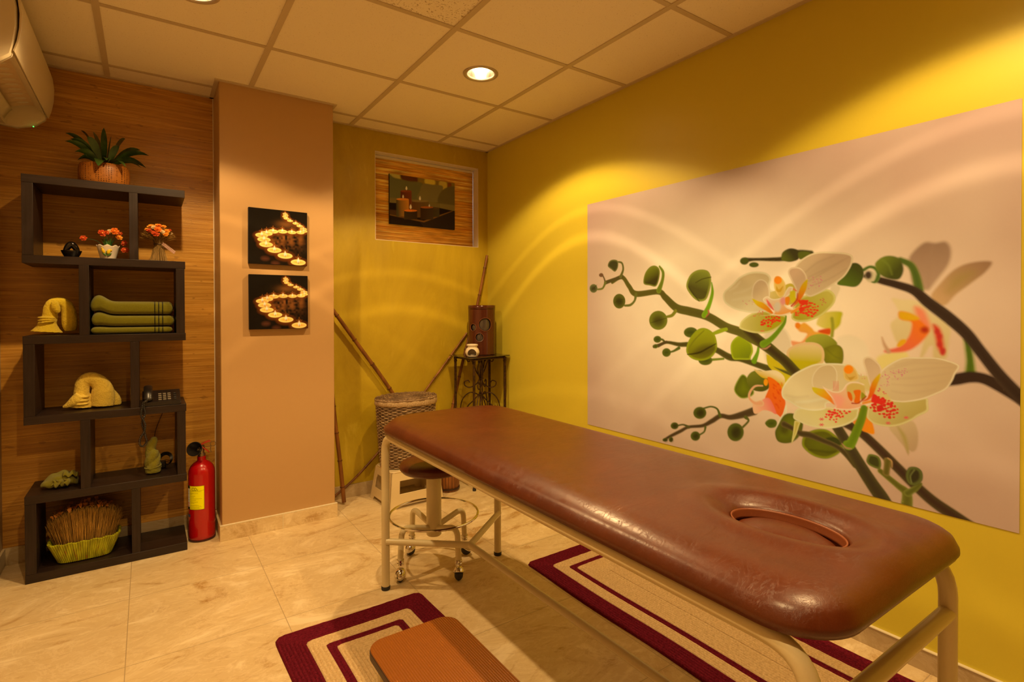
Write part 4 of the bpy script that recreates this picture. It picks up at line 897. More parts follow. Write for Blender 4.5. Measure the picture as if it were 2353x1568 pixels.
def winpic():
    c = Canvas(.485, .335, .0014); c.k = .56; c.map = lambda p: ((p[0] - 232) / 925 * c.nx, (p[1] - _top(p[0])) / (_bot(p[0]) - _top(p[0])) * c.ny)
    _top = lambda x: 362 + (x - 232) / 935 * 140; _bot = lambda x: 1095 + (x - 232) / 935 * 88; c.sc = lambda p: c.nx / 925
    c.a[:] = c.col((74, 56, 22))
    F_ = c.fill
    F_([(220, 350), (1180, 350), (1180, 600), (220, 450)], (104, 72, 16), smooth=False)
    F_([(240, 350), (380, 370), (380, 440), (240, 420)], (142, 112, 44), soft=6); F_([(395, 360), (595, 400), (590, 500), (400, 450)], (74, 34, 8), soft=6)
    F_([(725, 430), (850, 450), (850, 530), (725, 510)], (160, 120, 34), soft=6); F_([(930, 470), (1030, 490), (1030, 600), (930, 580)], (150, 112, 36), soft=6); F_([(1050, 500), (1100, 500), (1100, 600), (1050, 590)], (96, 44, 4), soft=5)
    F_([(225, 400), (300, 425), (480, 470), (680, 500), (650, 620), (600, 780), (225, 760)], (82, 68, 34), soft=5); F_([(690, 510), (820, 520), (970, 540), (960, 640), (905, 780), (620, 740), (640, 620)], (96, 74, 36), soft=4); F_([(975, 595), (1165, 560), (1165, 830), (905, 780)], (80, 60, 28), soft=4)
    F_([(225, 720), (600, 740), (900, 790), (1165, 830), (1165, 910), (225, 800)], (98, 74, 34), soft=4)
    F_([(220, 785), (420, 800), (930, 860), (1170, 910), (1170, 1200), (220, 1110)], (26, 14, 6), soft=2, smooth=False); F_([(640, 1060), (1165, 905), (1165, 1200), (700, 1150)], (36, 22, 12), soft=2, smooth=False)
    c.stroke([(225, 960), (450, 1010), (700, 1060), (880, 990), (1120, 905)], [14, 14, 20, 18, 8], (98, 56, 16), soft=2, smooth=False); F_([(220, 890), (420, 920), (420, 980), (220, 950)], (60, 34, 12), soft=3)
    def cyl(x0, x1, y0, y1, a, b, top): 
        F_([(x0, y0), (x1, y0 + 12), (x1, y1), (x0, y1)], a, c2=b, axis=[(x0, y0), (x1, y0)], soft=1.5, smooth=False); c.ell((x0 + x1) / 2, y0 + 6, (x1 - x0) / 2, 16, top, soft=1.2)
    cyl(378, 528, 612, 1000, (74, 30, 8), (96, 40, 12), (104, 42, 12)); cyl(320, 490, 730, 990, (60, 46, 20), (168, 96, 24), (176, 92, 24)); cyl(530, 770, 755, 1000, (84, 44, 14), (90, 62, 26), (108, 78, 38)); cyl(780, 925, 860, 990, (52, 36, 14), (60, 44, 20), (70, 44, 18)); cyl(650, 835, 845, 1030, (44, 24, 8), (58, 38, 18), (140, 66, 18)); cyl(425, 605, 895, 1030, (50, 32, 12), (40, 24, 8), (196, 88, 18))
    for x in range(545, 920, 22): c.stroke([(x, 780), (x, 990)], 4, (44, 24, 8), soft=2, smooth=False, alpha=.5)
    for x, y, s_ in ((458, 575, 1), (412, 697, .9), (645, 720, 1.1), (515, 845, 1.2), (777, 826, .7)): c.fill([(x, y + 28 * s_), (x - 13 * s_, y + 6 * s_), (x, y - 30 * s_), (x + 12 * s_, y + 6 * s_)], (255, 214, 120), soft=1.5)
    return c
wy = 3.352
bl_ = thing('bamboo_blind', 'reed roller blind of thin bamboo slats filling the small high window', 'blind', ((WX0 + WX1) / 2, 3.37, WZ0), 0)
sm = MB(); z = .006; i = 0
while z < WZ1 - WZ0 - .022:
    r = .0024 + .0004 * sin(i * 7.1); x0_ = -(WX1 - WX0) / 2 + .006; n = 6
    sm.tube([(x0_ + (.7505) * k / n, .0006 * sin(i * 1.7 + k), z + .0004 * sin(k * 2.3 + i * 3.1)) for k in range(n + 1)], r, 6); z += r * 1.46; i += 1
def slatmat():
    t = NT('reed_slats'); a = t.noise((1.5, 1, 330), 3, .6); b = t.noise((8, 1, 90), 3)
    c = t.ramp(a, [(.3, (.50, .17, .015)), (.48, (.86, .42, .045)), (.62, (.96, .74, .2))]); c = t.mix(t.map(b, .35, .6, .4, 0.), c, (.3, .12, .02)); m_ = t.fin(c, .4, .4); tr = t.N.new('ShaderNodeBsdfTranslucent'); t.t.links.new(c, tr.inputs[0]); mx = t.N.new('ShaderNodeMixShader'); mx.inputs[0].default_value = .5; out = t.N['Material Output']
    t.t.links.new(t.b.outputs[0], mx.inputs[1]); t.t.links.new(tr.outputs[0], mx.inputs[2]); t.t.links.new(mx.outputs[0], out.inputs[0]); return m_
obj('reed_slats', sm, slatmat(), bl_)
obj('head_rail', MB().box(-(WX1 - WX0) / 2 + .006, (WX1 - WX0) / 2 - .008, -.004, .012, WZ1 - WZ0 - .022, WZ1 - WZ0 - .0055), M_WHITE, bl_, bevel=.001)
canvas_pic('canvas_picture', 'dim canvas print of lit candles and grey cushions hanging on the bamboo window blind', 'picture', 1.318, 1.803, 1.731, 2.062, 3.3655, .016, winpic())

# ================================================================== AIR CONDITIONER
ac = thing('air_conditioner', 'cream split air conditioner high on the left wall with its outlet open', 'air conditioner', (XL, 2.775, 1.95))
M_AC = mat('ivory_plastic', (.66, .56, .38), .38); M_DARK = mat('black_void', (.012, .010, .008), .8)
def acp(pts): return [(x - XL, z - 1.95) for x, z in pts]
body = acp([(-.548, 1.972), (-.52, 1.960), (-.492, 1.956), (-.492, 2.035), (-.40, 2.055), (-.374, 2.03), (-.366, 2.022), (-.362, 2.03), (-.352, 2.10), (-.352, 2.17), (-.360, 2.23), (-.385, 2.262), (-.548, 2.275)])
def ext(poly, y0, y1, sx=.0):
    n = len(poly); cx_, cz_ = .09, .16; vs = []; ys_ = [(y0, .95), (y0 + .008, .985), (y0 + .02, 1), (y1 - .02, 1), (y1 - .008, .985), (y1, .95)]
    for y, s_ in ys_:
        for a, b_ in poly: vs.append((max(.0005, cx_ + (a - cx_) * s_) if a > .002 else .0005, y, cz_ + (b_ - cz_) * s_))
    fs = [tuple(range(n)), tuple(reversed(range(5 * n, 6 * n)))]
    for j in range(5):
        for i in range(n): fs.append((j * n + i, (j + 1) * n + i, (j + 1) * n + (i + 1) % n, j * n + (i + 1) % n))
    return MB().add(vs, fs)
obj('body', ext(body, -.345, .345), M_AC, ac, angle=30)
endp = acp([(-.548, 1.972), (-.52, 1.958), (-.46, 1.953), (-.40, 1.972), (-.366, 2.004), (-.360, 2.03), (-.350, 2.10), (-.350, 2.17), (-.358, 2.23), (-.385, 2.265), (-.548, 2.277)])
for s_ in (-1, 1):
    obj('end_cap', ext(endp, s_ * .3605 - .0155, s_ * .3605 + .0145), M_AC, ac, angle=30)
fp = acp([(-.3575, 2.018), (-.3465, 2.055), (-.339, 2.10), (-.337, 2.15), (-.342, 2.20), (-.356, 2.245), (-.378, 2.272), (-.40, 2.282), (-.40, 2.278), (-.38, 2.266), (-.362, 2.242), (-.349, 2.20), (-.344, 2.15), (-.3455, 2.10), (-.3525, 2.055), (-.362, 2.022)])
obj('front_panel', MB().prism(fp, -.372, .374, 'y'), M_AC, ac, bevel=.001)
cvx = MB()
cvx.grid(lambda u, v: (-.50 + .115 * v - XL, -.325 + .65 * u, 2.022 + .030 * sin(v * pi * .55) + .004 * sin(u * 75) * v * (1 - v) * 2 - 1.95), 160, 10)
obj('outlet_liner', cvx, mat('outlet_liner', (.60, .44, .25), .6), ac, fixn=False)
obj('air_slot', MB().box(.052, .075, -.25, .22, .066, .072), M_DARK, ac, smooth=False)
lv = MB()
lv.grid(lambda u, v: (.052 + .030 * v, -.30 + .60 * u, .012 + .052 * v + .006 * sin(v * pi)), 10, 6)
obj('swing_louvre', lv, M_AC, ac, fixn=False, mods=[('SOLIDIFY', dict(thickness=.003, offset=0))])
obj('indicator_light', MB().box(.155, .159, .333, .337, .0305, .0335).xf(lambda x, y, z: (x - .012, y, z - .018)), mat('green_led', (0, .5, .05), .4, emit=((.05, 1, .1), 3)), ac, smooth=False)

# ================================================================== THINGS ON THE BOOKCASE
def V(x, y, z, o): return (x - o[0], y - o[1], z - o[2])
# --- leafy plant in a woven pot
PO = (-.160, 3.145, 1.736)
pt = thing('potted_plant', 'artificial green plant with pointed leaves in an oval woven basket on top of the bookcase', 'plant', PO)
def weave():
    t = NT('woven_cane'); v = t.n('ShaderNodeTexVoronoi', 0, {0: t.mapping((105, 105, 120)), 'Scale': 1.0, 'Randomness': .12}); n_ = t.noise((80, 80, 80), 2)
    k = t.map(v, .16, .30); c = t.mix(k, (.02, .006, .002), (.36, .125, .014)); c = t.mix(t.map(n_, .35, .6, .4, 0.), c, (.20, .06, .008)); t.bump(k, .7, .004); return t.fin(c, .42, .4)
obj('woven_pot', MB().lathe([(.0, .001), (.086, .001), (.093, .008), (.098, .03), (.098, .075), (.093, .098), (.087, .103), (.080, .103), (.080, .085), (0, .085)], 48, sy=.8, cap=False), weave(), pt)
M_LEAF = (lambda t: t.fin(t.mix(t.map(t.noise((18, 18, 18), 3), .4, .6), (.022, .060, .012), (.055, .12, .018)), .32, .5))(NT('leaf_green'))
def leaf(base, tip, lift, wid, pend=None, n=10, tw_=0):
    b_ = np.array(base, float); e_ = np.array(tip, float); m_ = (b_ + e_) / 2 + np.array([0, 0, lift]); d = e_ - b_; side = np.cross(d, [0, 0, 1.]); side /= np.linalg.norm(side) + 1e-9; nn = np.cross(side, d / np.linalg.norm(d)); side = side * cos(tw_) + nn * sin(tw_)
    def fn(u, v):
        p = b_ * (1 - u) ** 2 + m_ * 2 * u * (1 - u) + e_ * u * u; w_ = wid * max(.02, sin(pi * min(1, .04 + u * .96) ** 1.15)) ** .7 if u < .985 else .0005; s_ = (v - .5) * 2
        return tuple(p + side * w_ * s_ + np.array([0, 0, .25 * w_ * abs(s_)]))
    return MB().grid(fn, n, 4)
tips = [('200,350', .02, .055, .013), ('190,530', -.03, .05, .013), ('550,295', .06, .05, .014), ('310,480', -.02, .05, .015), ('840,330', .10, .04, .022), ('1065,235', .02, .01, .015), ('400,780', -.05, .05, .014), ('470,965', -.02, .05, .013), ('940,1095', -.115, .055, .020), ('1128,965', -.12, .04, .012), ('1545,480', .06, .035, .024), ('1890,740', .05, .05, .013), ('2080,865', .0, .06, .013), ('2020,1140', -.03, .06, .015), ('1905,1135', -.06, .06, .014), ('1555,1112', -.11, .05, .013), ('1780,1045', .0, .03, .012), ('1230,420', .05, .01, .008), ('1400,640', -.02, .03, .013), ('700,430', -.05, .04, .014)]
tc_ = crop(130, 270, 9.8)
for s_, dy, lf, wd in tips:
    u_, v_ = tc_(s_)[0]; q = ony(u_, v_, PO[1] + dy); tx, ty, tz = V(*q, PO)
    a = atan2(ty, tx); obj('leaf', leaf((.014 * cos(a), .010 * sin(a), .09), (tx, ty, tz), lf * 1.0 + .012, wd * 1.15, tw_=(.75 if tx > 0 else -.75) * (dy > -.09)), M_LEAF, pt, fixn=False, angle=80)
# --- black glazed dish
bo = thing('ceramic_dish', 'small black glazed boat shaped dish with an arched handle on the top shelf', 'dish', (-.2785, 3.10, 1.395))
M_BLK = mat('black_glaze', (.008, .006, .005), .12, spec=.6)
obj('bowl', MB().lathe([(0, .001), (.020, .001), (.026, .006), (.034, .022), (.038, .034), (.034, .034), (.024, .012), (0, .008)], 40, sy=.72, cap=False), M_BLK, bo)
obj('handle', MB().tube([(-.021 * cos(a) * (1 - .35 * sin(a)), 0, .028 + .034 * sin(a)) for a in np.linspace(0, pi, 18)], [.010 + .004 * sin(a) for a in np.linspace(0, pi, 18)], 12), M_BLK, bo)
# --- white pot with silk flowers
FO = (-.147, 3.095, 1.395)
fp_ = thing('flower_pot', 'small white scalloped pot with yellow lemon relief holding orange silk flowers', 'flower pot', FO)
def potfn(u, v):
    a = 2 * pi * u; r = .0285 + .0155 * v; return (r * cos(a), r * sin(a), .001 + .062 * v + (.0035 * cos(a * 8) * max(0, v - .6) / .4))
M_POT = mat('white_glaze', (.78, .70, .60), .2, coat=.3)
obj('pot', MB().grid(potfn, 72, 14, cu=True), M_POT, fp_, fixn=False, mods=[('SOLIDIFY', dict(thickness=.003, offset=-1))])
obj('pot_base', MB().lathe([(0, .0015), (.0275, .0015), (.0275, .004), (0, .004)], 32, cap=False), M_POT, fp_); obj('soil', MB().lathe([(0, .050), (.039, .050), (.0, .054)], 24, cap=False), mat('moss', (.03, .05, .01), .9), fp_)
M_LEM = mat('lemon_glaze', (.75, .50, .015), .25); M_LGR = mat('leaf_glaze', (.08, .18, .02), .25); M_ST = mat('silk_stem', (.03, .11, .04), .6)
def blob(c, r, rot=0, n=12):
    m = MB().lathe([(0, -1), (.5, -.86), (.86, -.5), (1, 0), (.86, .5), (.5, .86), (0, 1)], n, cap=False); cs_, sn = cos(rot), sin(rot)
    return m.xf(lambda x, y, z: (c[0] + x * r[0] * cs_ - z * r[2] * sn, c[1] + y * r[1], c[2] + x * r[0] * sn + z * r[2] * cs_))
rl = MB()
for q in (((-.016, -.0365, .037), (.006, .004, .013), .35), ((.004, -.0385, .034), (.007, .004, .012), -.3), ((.012, -.037, .041), (.006, .003, .004), -.9), ((-.021, -.037, .049), (.003, .003, .004), 0)): m = blob(*q); rl.add(m.v, m.f)
obj('lemon_relief', rl, M_LEM, fp_)
rl = MB()
for q in (((-.012, -.035, .022), (.004, .003, .011), .8), ((.006, -.036, .021), (.004, .003, .011), -.9), ((-.004, -.036, .030), (.003, .003, .009), 0)): m = blob(*q); rl.add(m.v, m.f)
obj('leaf_relief', rl, M_LGR, fp_)
fl = crop(130, 480, 7.843); kinds = [('485,535', 24, 0), ('815,445', 30, 0), ('955,415', 22, 2), ('1050,410', 30, 1), ('1120,520', 26, 3), ('1225,625', 24, 0), ('1235,755', 28, 0), ('905,430', 18, 0), ('1155,455', 18, 0)]
FM = [mat('silk_red', (.62, .075, .008), .7), mat('silk_orange', (.85, .20, .01), .7), mat('silk_cream', (.8, .62, .35), .7), mat('silk_amber', (.85, .33, .02), .7)]
M_EYE = mat('silk_eye', (.9, .5, .08), .7)
def flower(parent, c, R, m, tilt, seed, layers=3, name='blossom', eye=True):
    r_ = random.Random(seed); mb = MB()
    for ly in range(layers):
        npet = 6; k = 1 - ly * .27
        for p in range(npet):
            a = 2 * pi * p / npet + ly * .5 + r_.random() * .3
            def fn(u, v, a=a, k=k, ly=ly):
                w_ = 1.0 * sin(pi * (u * .62 + .30)) ** .5; ang = a + (v - .5) * 1.25 * w_; rr = R * k * u; return (rr * cos(ang), rr * sin(ang), R * (.28 * u * u + ly * .18 + .08 * sin(v * 5 + p)))
            mb.grid(fn, 4, 4)
    rot = Matrix.Rotation(tilt[1], 3, 'Z') @ Matrix.Rotation(tilt[0], 3, 'X')
    f = lambda x, y, z: tuple(Vector(c) + rot @ Vector((x, y, z)))
    b_ = obj(name, mb.xf(f), m, parent, fixn=False, angle=70)
    if eye: obj('flower_eye', blob((0, 0, R * .42), (R * .17, R * .17, R * .12)).xf(f), M_EYE, b_)
for i, (s_, rp, k) in enumerate(kinds):
    u_, v_ = fl(s_)[0]; q = ony(u_, v_, FO[1] - .02 + .01 * (i % 3)); c = V(*q, FO); R = rp / 7.843 * 2 * .00195 * 1.15
    obj('stem', MB().tube(cr([(.01 * (1 if c[0] > 0 else -1), 0, .052), (c[0] * .5, c[1] * .5, .055 + (c[2] - .05) * .75), c], 5), .0009, 5), M_ST, fp_)
    flower(fp_, c, R, FM[k], (1.15 + .2 * sin(i * 3), .5 * sin(i * 2.1)), i)
for i in range(11):
    a = i * 2.4; L_ = .035 + .02 * random.random(); obj('grass_leaf', leaf((.008 * cos(a), .008 * sin(a), .050), (L_ * .7 * cos(a), L_ * .5 * sin(a), .050 + L_ * 1.0), .01, .0035, n=6), mat('silk_leaf', (.05, .17, .02), .5), fp_, fixn=False)
# --- dried flower bouquet
BO = (.047, 3.10, 1.395)
bq = thing('dried_bouquet', 'standing bundle of straw stalks topped with dried orange and cream flowers', 'bouquet', BO)
ms = MB(); rr_ = random.Random(3)
for i in range(150):
    a = rr_.random() * 2 * pi; k = sqrt(rr_.random()); r0, r1, r2 = .040 * k, .0165 * k, .026 * k
    ms.tube([(r0 * cos(a), r0 * sin(a) * .8, .001), (((r0 + r1) / 2) * cos(a), ((r0 + r1) / 2) * sin(a), .045), (r1 * cos(a + .2), r1 * sin(a + .2), .085), (r2 * cos(a + .3), r2 * sin(a + .3), .115)], .0012 + .0004 * rr_.random(), 4)
obj('straw_stalks', ms, (lambda t: t.fin(t.mix(t.map(t.noise((400, 400, 20), 2), .35, .65), (.36, .22, .07), (.17, .10, .03)), .8, .2))(NT('straw')), bq)
mh = MB()
for i in range(420):
    a = rr_.random() * 2 * pi; e_ = rr_.random() ** .6 * 1.45; R = .064 * (.85 + .25 * rr_.random()); x, y, z = R * sin(e_) * cos(a), R * sin(e_) * sin(a) * .85, .105 + .062 * cos(e_) * (.9 + .2 * rr_.random())
    d = Vector((x, y, z - .09)).normalized(); s_ = .010; mh.tube([(x - d.x * .03, y - d.y * .03, z - d.z * .03), (x, y, z), (x + d.x * s_ + .003 * rr_.uniform(-1, 1), y + d.y * s_, z + d.z * s_ * .5 + .002 * rr_.uniform(-1, 1))], [.0005, .0011, .0003], 4)
obj('dried_heads', mh, (lambda t: t.fin(t.mix(t.map(t.noise((160, 160, 160), 2), .4, .6), (.20, .10, .025), (.42, .24, .05)), .85, .1))(NT('dried_moss')), bq)
pos = [(-.034, -.03, .142, 0, 3), (-.002, -.045, .150, 1, 4), (.004, -.015, .172, 1, 2), (.034, -.035, .146, 3, 2), (.045, -.02, .152, 0, 1), (-.028, .0, .166, 3, 4), (.022, .0, .170, 3, 2), (-.012, -.050, .128, 0, 4), (.016, -.048, .140, 2, 1), (-.045, -.015, .150, 3, 1), (-.018, -.035, .160, 2, 1), (.05, -.008, .138, 2, 1), (.03, -.05, .128, 3, 2), (-.003, .01, .175, 3, 2)]
for i, (x, y, z, k, s_) in enumerate(pos): flower(bq, (x, y, z), .0085 + .0022 * s_, FM[k], (.75 + .25 * (y < -.03), atan2(x, 1) * -.8 + .3 * sin(i)), 40 + i, 3, 'dried_flower', eye=False)
rb = MB(); rb.grid(lambda u, v: (.012 + .050 * u + .008 * v, -.030 - .012 * u + .004 * sin(u * 5), .082 - .045 * u + .013 * v), 14, 4)
def gingham():
    t = NT('gingham_ribbon'); o = t.xyz(); a = t.math('GREATER_THAN', t.math('SINE', t.math('MULTIPLY', t.math('ADD', o[0], o[2]), 900)), 0); b = t.math('GREATER_THAN', t.math('SINE', t.math('MULTIPLY', t.math('SUBTRACT', o[0], o[2]), 700)), 0)
    return t.fin(t.mix(t.math('MULTIPLY', t.math('ADD', a, b), .5), (.55, .40, .30), (.16, .03, .03)), .7, .2)
obj('gingham_ribbon', rb, gingham(), bq, fixn=False); obj('tie', MB().tube([(.0175 * cos(a), .0175 * sin(a), .085) for a in np.linspace(0, 2 * pi, 24, endpoint=False)], .0035, 6, closed=True), mat('tie_band', (.10, .06, .03), .8), bq)

# --- towels
def terry(name, c1, c2, stripe=None):
    t = NT(name); a = t.noise((700, 700, 700), 2, .7); b = t.noise((40, 40, 40), 3); col = t.mix(t.map(a, .35, .65, 0., 1.), c1, c2)
    if stripe:
        o = t.xyz(); m = None
        for x in stripe:
            d = t.math('LESS_THAN', t.math('ABSOLUTE', t.math('SUBTRACT', o[0], x)), .0022); m = d if m is None else t.math('MAXIMUM', m, d)
        col = t.mix(m, col, (.012, .014, .002))
    t.bump(t.math('ADD', a, t.math('MULTIPLY', b, .8)), .9, .003); t.b.inputs['Sheen Weight'].default_value = .25; return t.fin(col, .95, .05)
M_TY = terry('yellow_terry', (.97, .78, .05), (.90, .64, .03)); M_TY2 = terry('pale_yellow_terry', (.95, .74, .13), (.86, .60, .07))
_tx = bpy.data.textures.new('terry_clumps', 'CLOUDS'); _tx.noise_scale = .012; _tx2 = bpy.data.textures.new('terry_loops', 'CLOUDS'); _tx2.noise_scale = .0035
REM = lambda v=.0019: [('REMESH', dict(mode='VOXEL', voxel_size=v)), ('SMOOTH', dict(factor=.6, iterations=4)), ('DISPLACE', dict(texture=_tx, strength=.0026, mid_level=.55)), ('DISPLACE', dict(texture=_tx2, strength=.0018, mid_level=.55))]
def tw(s_, o, y, k, c0):
    "crop string -> points in the thing's own frame, on the plane y"
    return [V(*ony(*p, y), o) for p in crop(*c0)(s_)]
CT = (60, 660, 5.226)
# upper one: arched elephant-trunk fold with a flared skirt
TO = (-.325, 3.14, 1.051); yy = 3.14; sc_ = (yy * .8246 + TO[0] * .5657) / F_PX / 5.226
pA = tw('250,548 255,500 262,440 285,375 292,290 325,215 395,190 465,215 508,290 520,380 528,470 535,535', TO, yy, 1, CT)
rA = [150, 112, 84, 72, 70, 66, 62, 64, 70, 76, 74, 54]
tA = MB().tube(cr([(*p, r * sc_) for p, r in zip(pA, rA)], 5) and [tuple(q[:3]) for q in cr([(*p, r * sc_) for p, r in zip(pA, rA)], 5)], [q[3] for q in cr([(*p, r * sc_) for p, r in zip(pA, rA)], 5)], 24)
tA.xf(lambda x, y, z: (x, y * .85, max(.001, z)))
for k_ in range(3):
    z0 = (.030, .042, .055)[k_]; pc = V(*ony(*crop(*CT)('265,%d' % (430 - k_ * 26))[0], yy), TO)
    m = blob((pc[0] - .004, -.012, pc[2]), (.033, .03, .0065), .15 - .1 * k_); tA.add(m.v, m.f)
m = blob((pA[5][0] + .012, -.028, pA[5][2] - .012), (.016, .012, .030), .3); tA.add(m.v, m.f)
tt = thing('folded_towel', 'yellow towel folded into an arch on the shelf beside the olive towel stack', 'towel', (TO[0], TO[1], TO[2] + .0035), 0, 'yellow sculpted towels')
obj('terry_cloth', tA, M_TY, tt, mods=REM(), angle=180)
T2 = (-.205, 3.13, .709); yy = 3.13; sc_ = (yy * .8246 + T2[0] * .5657) / F_PX / 5.226
def arch(strs, rs_, o, y): 
    P = tw(strs, o, y, 1, CT); Q = cr([(*p, r * sc_) for p, r in zip(P, rs_)], 5); return MB().tube([tuple(q[:3]) for q in Q], [q[3] for q in Q], 24)
tB = arch('686,1450 690,1400 690,1330 692,1240 710,1160 775,1108 850,1118 920,1180 944,1260 946,1340 940,1430', [108, 94, 82, 73, 73, 75, 79, 94, 113, 118, 116], T2, yy)
tB2 = arch('460,1452 500,1440 560,1410 620,1365 670,1310', [12, 26, 44, 58, 50], T2, 3.10); tB.add(tB2.v, tB2.f)
tB3 = arch('1000,1220 1050,1300 1090,1360 1100,1420', [40, 60, 62, 56], T2, 3.15); tB.add(tB3.v, tB3.f)
for k_ in range(3):
    pc = V(*ony(*crop(*CT)('700,%d' % (1405 - k_ * 42))[0], yy), T2); m = blob((pc[0] - .003, -.02, pc[2]), (.030, .03, .0075), 0); tB.add(m.v, m.f)
tB.xf(lambda x, y, z: (x, y * .8, max(.001, z)))
tt = thing('folded_towel', 'pale yellow towel folded into a draped arch on the middle shelf left of the telephone', 'towel', (T2[0] - .007, T2[1], T2[2] + .0035), 0, 'yellow sculpted towels')
obj('terry_cloth', tB, M_TY2, tt, mods=REM(), angle=180)
# olive stack
M_OL = terry('olive_terry', (.215, .205, .006), (.14, .13, .004), (.080, .0955, .111)); zb = 1.0515
for k_, (h, lbulge, x0_, x1_, lab) in enumerate(((.033, .010, -.209, .100, 'thin olive green striped towel at the bottom of the folded stack'), (.052, .026, -.206, .107, 'olive green striped towel in the middle of the folded stack'), (.062, .022, -.209, .102, 'thick olive green striped towel on top of the folded stack'))):
    t = thing('folded_towel', lab, 'towel', (-.05, 3.14, zb), 0, 'stack of folded olive towels'); xo = -.05
    def fn(u, v, h=h, lb=lbulge, x0_=x0_, x1_=x1_, k_=k_):
        a = 2 * pi * v; ca, sa = cos(a), sin(a); x = x0_ - xo + (x1_ - x0_) * u; e_ = min(u, 1 - u) / .06; cap = sqrt(max(0, 1 - (1 - min(1, e_)) ** 2)) * .75 + .25 if e_ < 1 else 1
        groove = 1 - .05 * max(math.exp(-((x - gx) / .0022) ** 2) for gx in (.080, .0955, .111))
        hw = .105 * (.9 + .1 * cap); hh = (h / 2) * cap * groove
        top = lb * math.exp(-((u - .09) / .10) ** 2) * (.5 if k_ else .3)
        y = hw * (abs(ca) ** .35) * (1 if ca > 0 else -1); z = h / 2 + hh * (abs(sa) ** .55) * (1 if sa > 0 else -1); kk = min(1, max(0, (sa + 1) / 2)); below = (0, .0036, .0170)[k_] * math.exp(-((u - .09) / .10) ** 2)
        return (x, y, max(.0008, z + top * kk + below))
    m = MB().grid(fn, 120, 48, cv=True)
    m.add([fn(0, j / 48) for j in range(48)], [tuple(range(48))]); m.add([fn(1, j / 48) for j in range(48)], [tuple(reversed(range(48)))])
    obj('terry_cloth', m, M_OL, t, angle=60)
    if k_: obj('hem_end', MB().grid(lambda u, v, h=h: ((x1_ - xo) - .012 + .016 * sin(pi * v), -.100 + .2 * u, .004 + (h - .008) * v), 12, 10), M_OL, t, fixn=False, label='rounded folded end')
    zb += h + .0018
M_OL2 = terry('olive_towel_plain', (.30, .28, .022), (.22, .20, .012))
# twisted upright towel
tg = thing('twisted_towel', 'olive towel twisted into an upright bud in front of the dark plug', 'towel', (.018, 3.11, .3745))
q_ = MB(); q_.lathe([(0, .001), (.030, .001), (.0325, .008), (.032, .026), (.029, .030), (0, .03)], 32, cap=False)
for i, (a0, z0, z1, r0, r1) in enumerate(((0, .020, .115, .024, .020), (2.1, .022, .110, .024, .021), (4.2, .024, .105, .023, .018))):
    P = []; Rr = []
    for k_ in range(22):
        u = k_ / 21; a = a0 + u * 3.6; P.append((.012 * cos(a), .012 * sin(a), z0 + (z1 - z0) * u)); Rr.append((r0 + (r1 - r0) * u) * (1 if u < .85 else 1 - (u - .85) * 2.5))
    q_.tube(P, Rr, 16)
q_.tube(cr([(-.006, .004, .09), (-.008, .002, .125), (.004, 0, .155), (.0, 0, .172)], 6), list(np.interp(np.linspace(0, 1, 19), [0, .4, .8, 1], [.022, .021, .015, .006])), 16)
for k_ in range(30): pass
obj('terry_cloth', q_, M_OL2, tg, mods=REM(.0028), angle=180)
obj('fold_edge', MB().tube([((.0315 + .001) * cos(a), (.0315) * sin(a), .031 + .004 * sin(a + 1)) for a in np.linspace(0, 2 * pi, 40, endpoint=False)], .003, 8, closed=True), M_OL2, tg)
obj('spiral_fold', MB().tube([(.030 * (1 - u * .25) * cos(pi * 1.02 + u * 2.6), -.002 + .030 * (1 - u * .25) * sin(pi * 1.02 + u * 2.6), .045 + .062 * u) for u in np.linspace(0, 1, 26)], .0036, 8), M_OL2, tg)
# leaf-like folded towel
tl = thing('folded_towel', 'small olive towel folded into a leaf or turtle shape on the lower left shelf end', 'towel', (-.328, 3.12, .371))
def lf(u, v):
    x = -.068 + .136 * u; y = -.05 + .10 * v; r = 1 - ((u - .5) * 2) ** 2; s_ = 1 - ((v - .5) * 2) ** 2
    z = .010 + .058 * (max(0, r) ** .6) * (max(0, s_) ** .5) * (.75 + .35 * u) + .003 * sin(u * 18 + v * 6) * s_ + .003 * sin(v * 15) * r
    return (x * (1 - .15 * (v - .5) ** 2), y * (.4 + .6 * r ** .5), z + .004 * sin(u * 17) * (1 - s_))
obj('leaf_fold', MB().grid(lf, 60, 30), M_OL2, tl, fixn=False, mods=[('SOLIDIFY', dict(thickness=.006, offset=-1)), ('SMOOTH', dict(factor=.5, iterations=2))], angle=80)
obj('rolled_base', MB().lathe([(0, .0008), (.028, .0008), (.032, .008), (.030, .02), (0, .03)], 24, sy=.8, cap=False), M_OL2, tl)
obj('ruffled_edge', MB().grid(lambda u, v: (-.02 + .055 * u + .006 * sin(v * 4), -.05 - .012 * v + .006 * sin(u * 13), .040 - .022 * v + .008 * sin(u * 17) * v), 26, 8), M_OL2, tl, fixn=False, mods=[('SOLIDIFY', dict(thickness=.005, offset=0))], angle=80)
obj('folded_flap', MB().grid(lambda u, v: (.015 + .05 * u, -.046 + .03 * v, .030 + .034 * sin(pi * (.2 + .6 * v)) + .006 * sin(u * 12)), 16, 12), M_OL2, tl, fixn=False, mods=[('SOLIDIFY', dict(thickness=.005, offset=0))], angle=80)

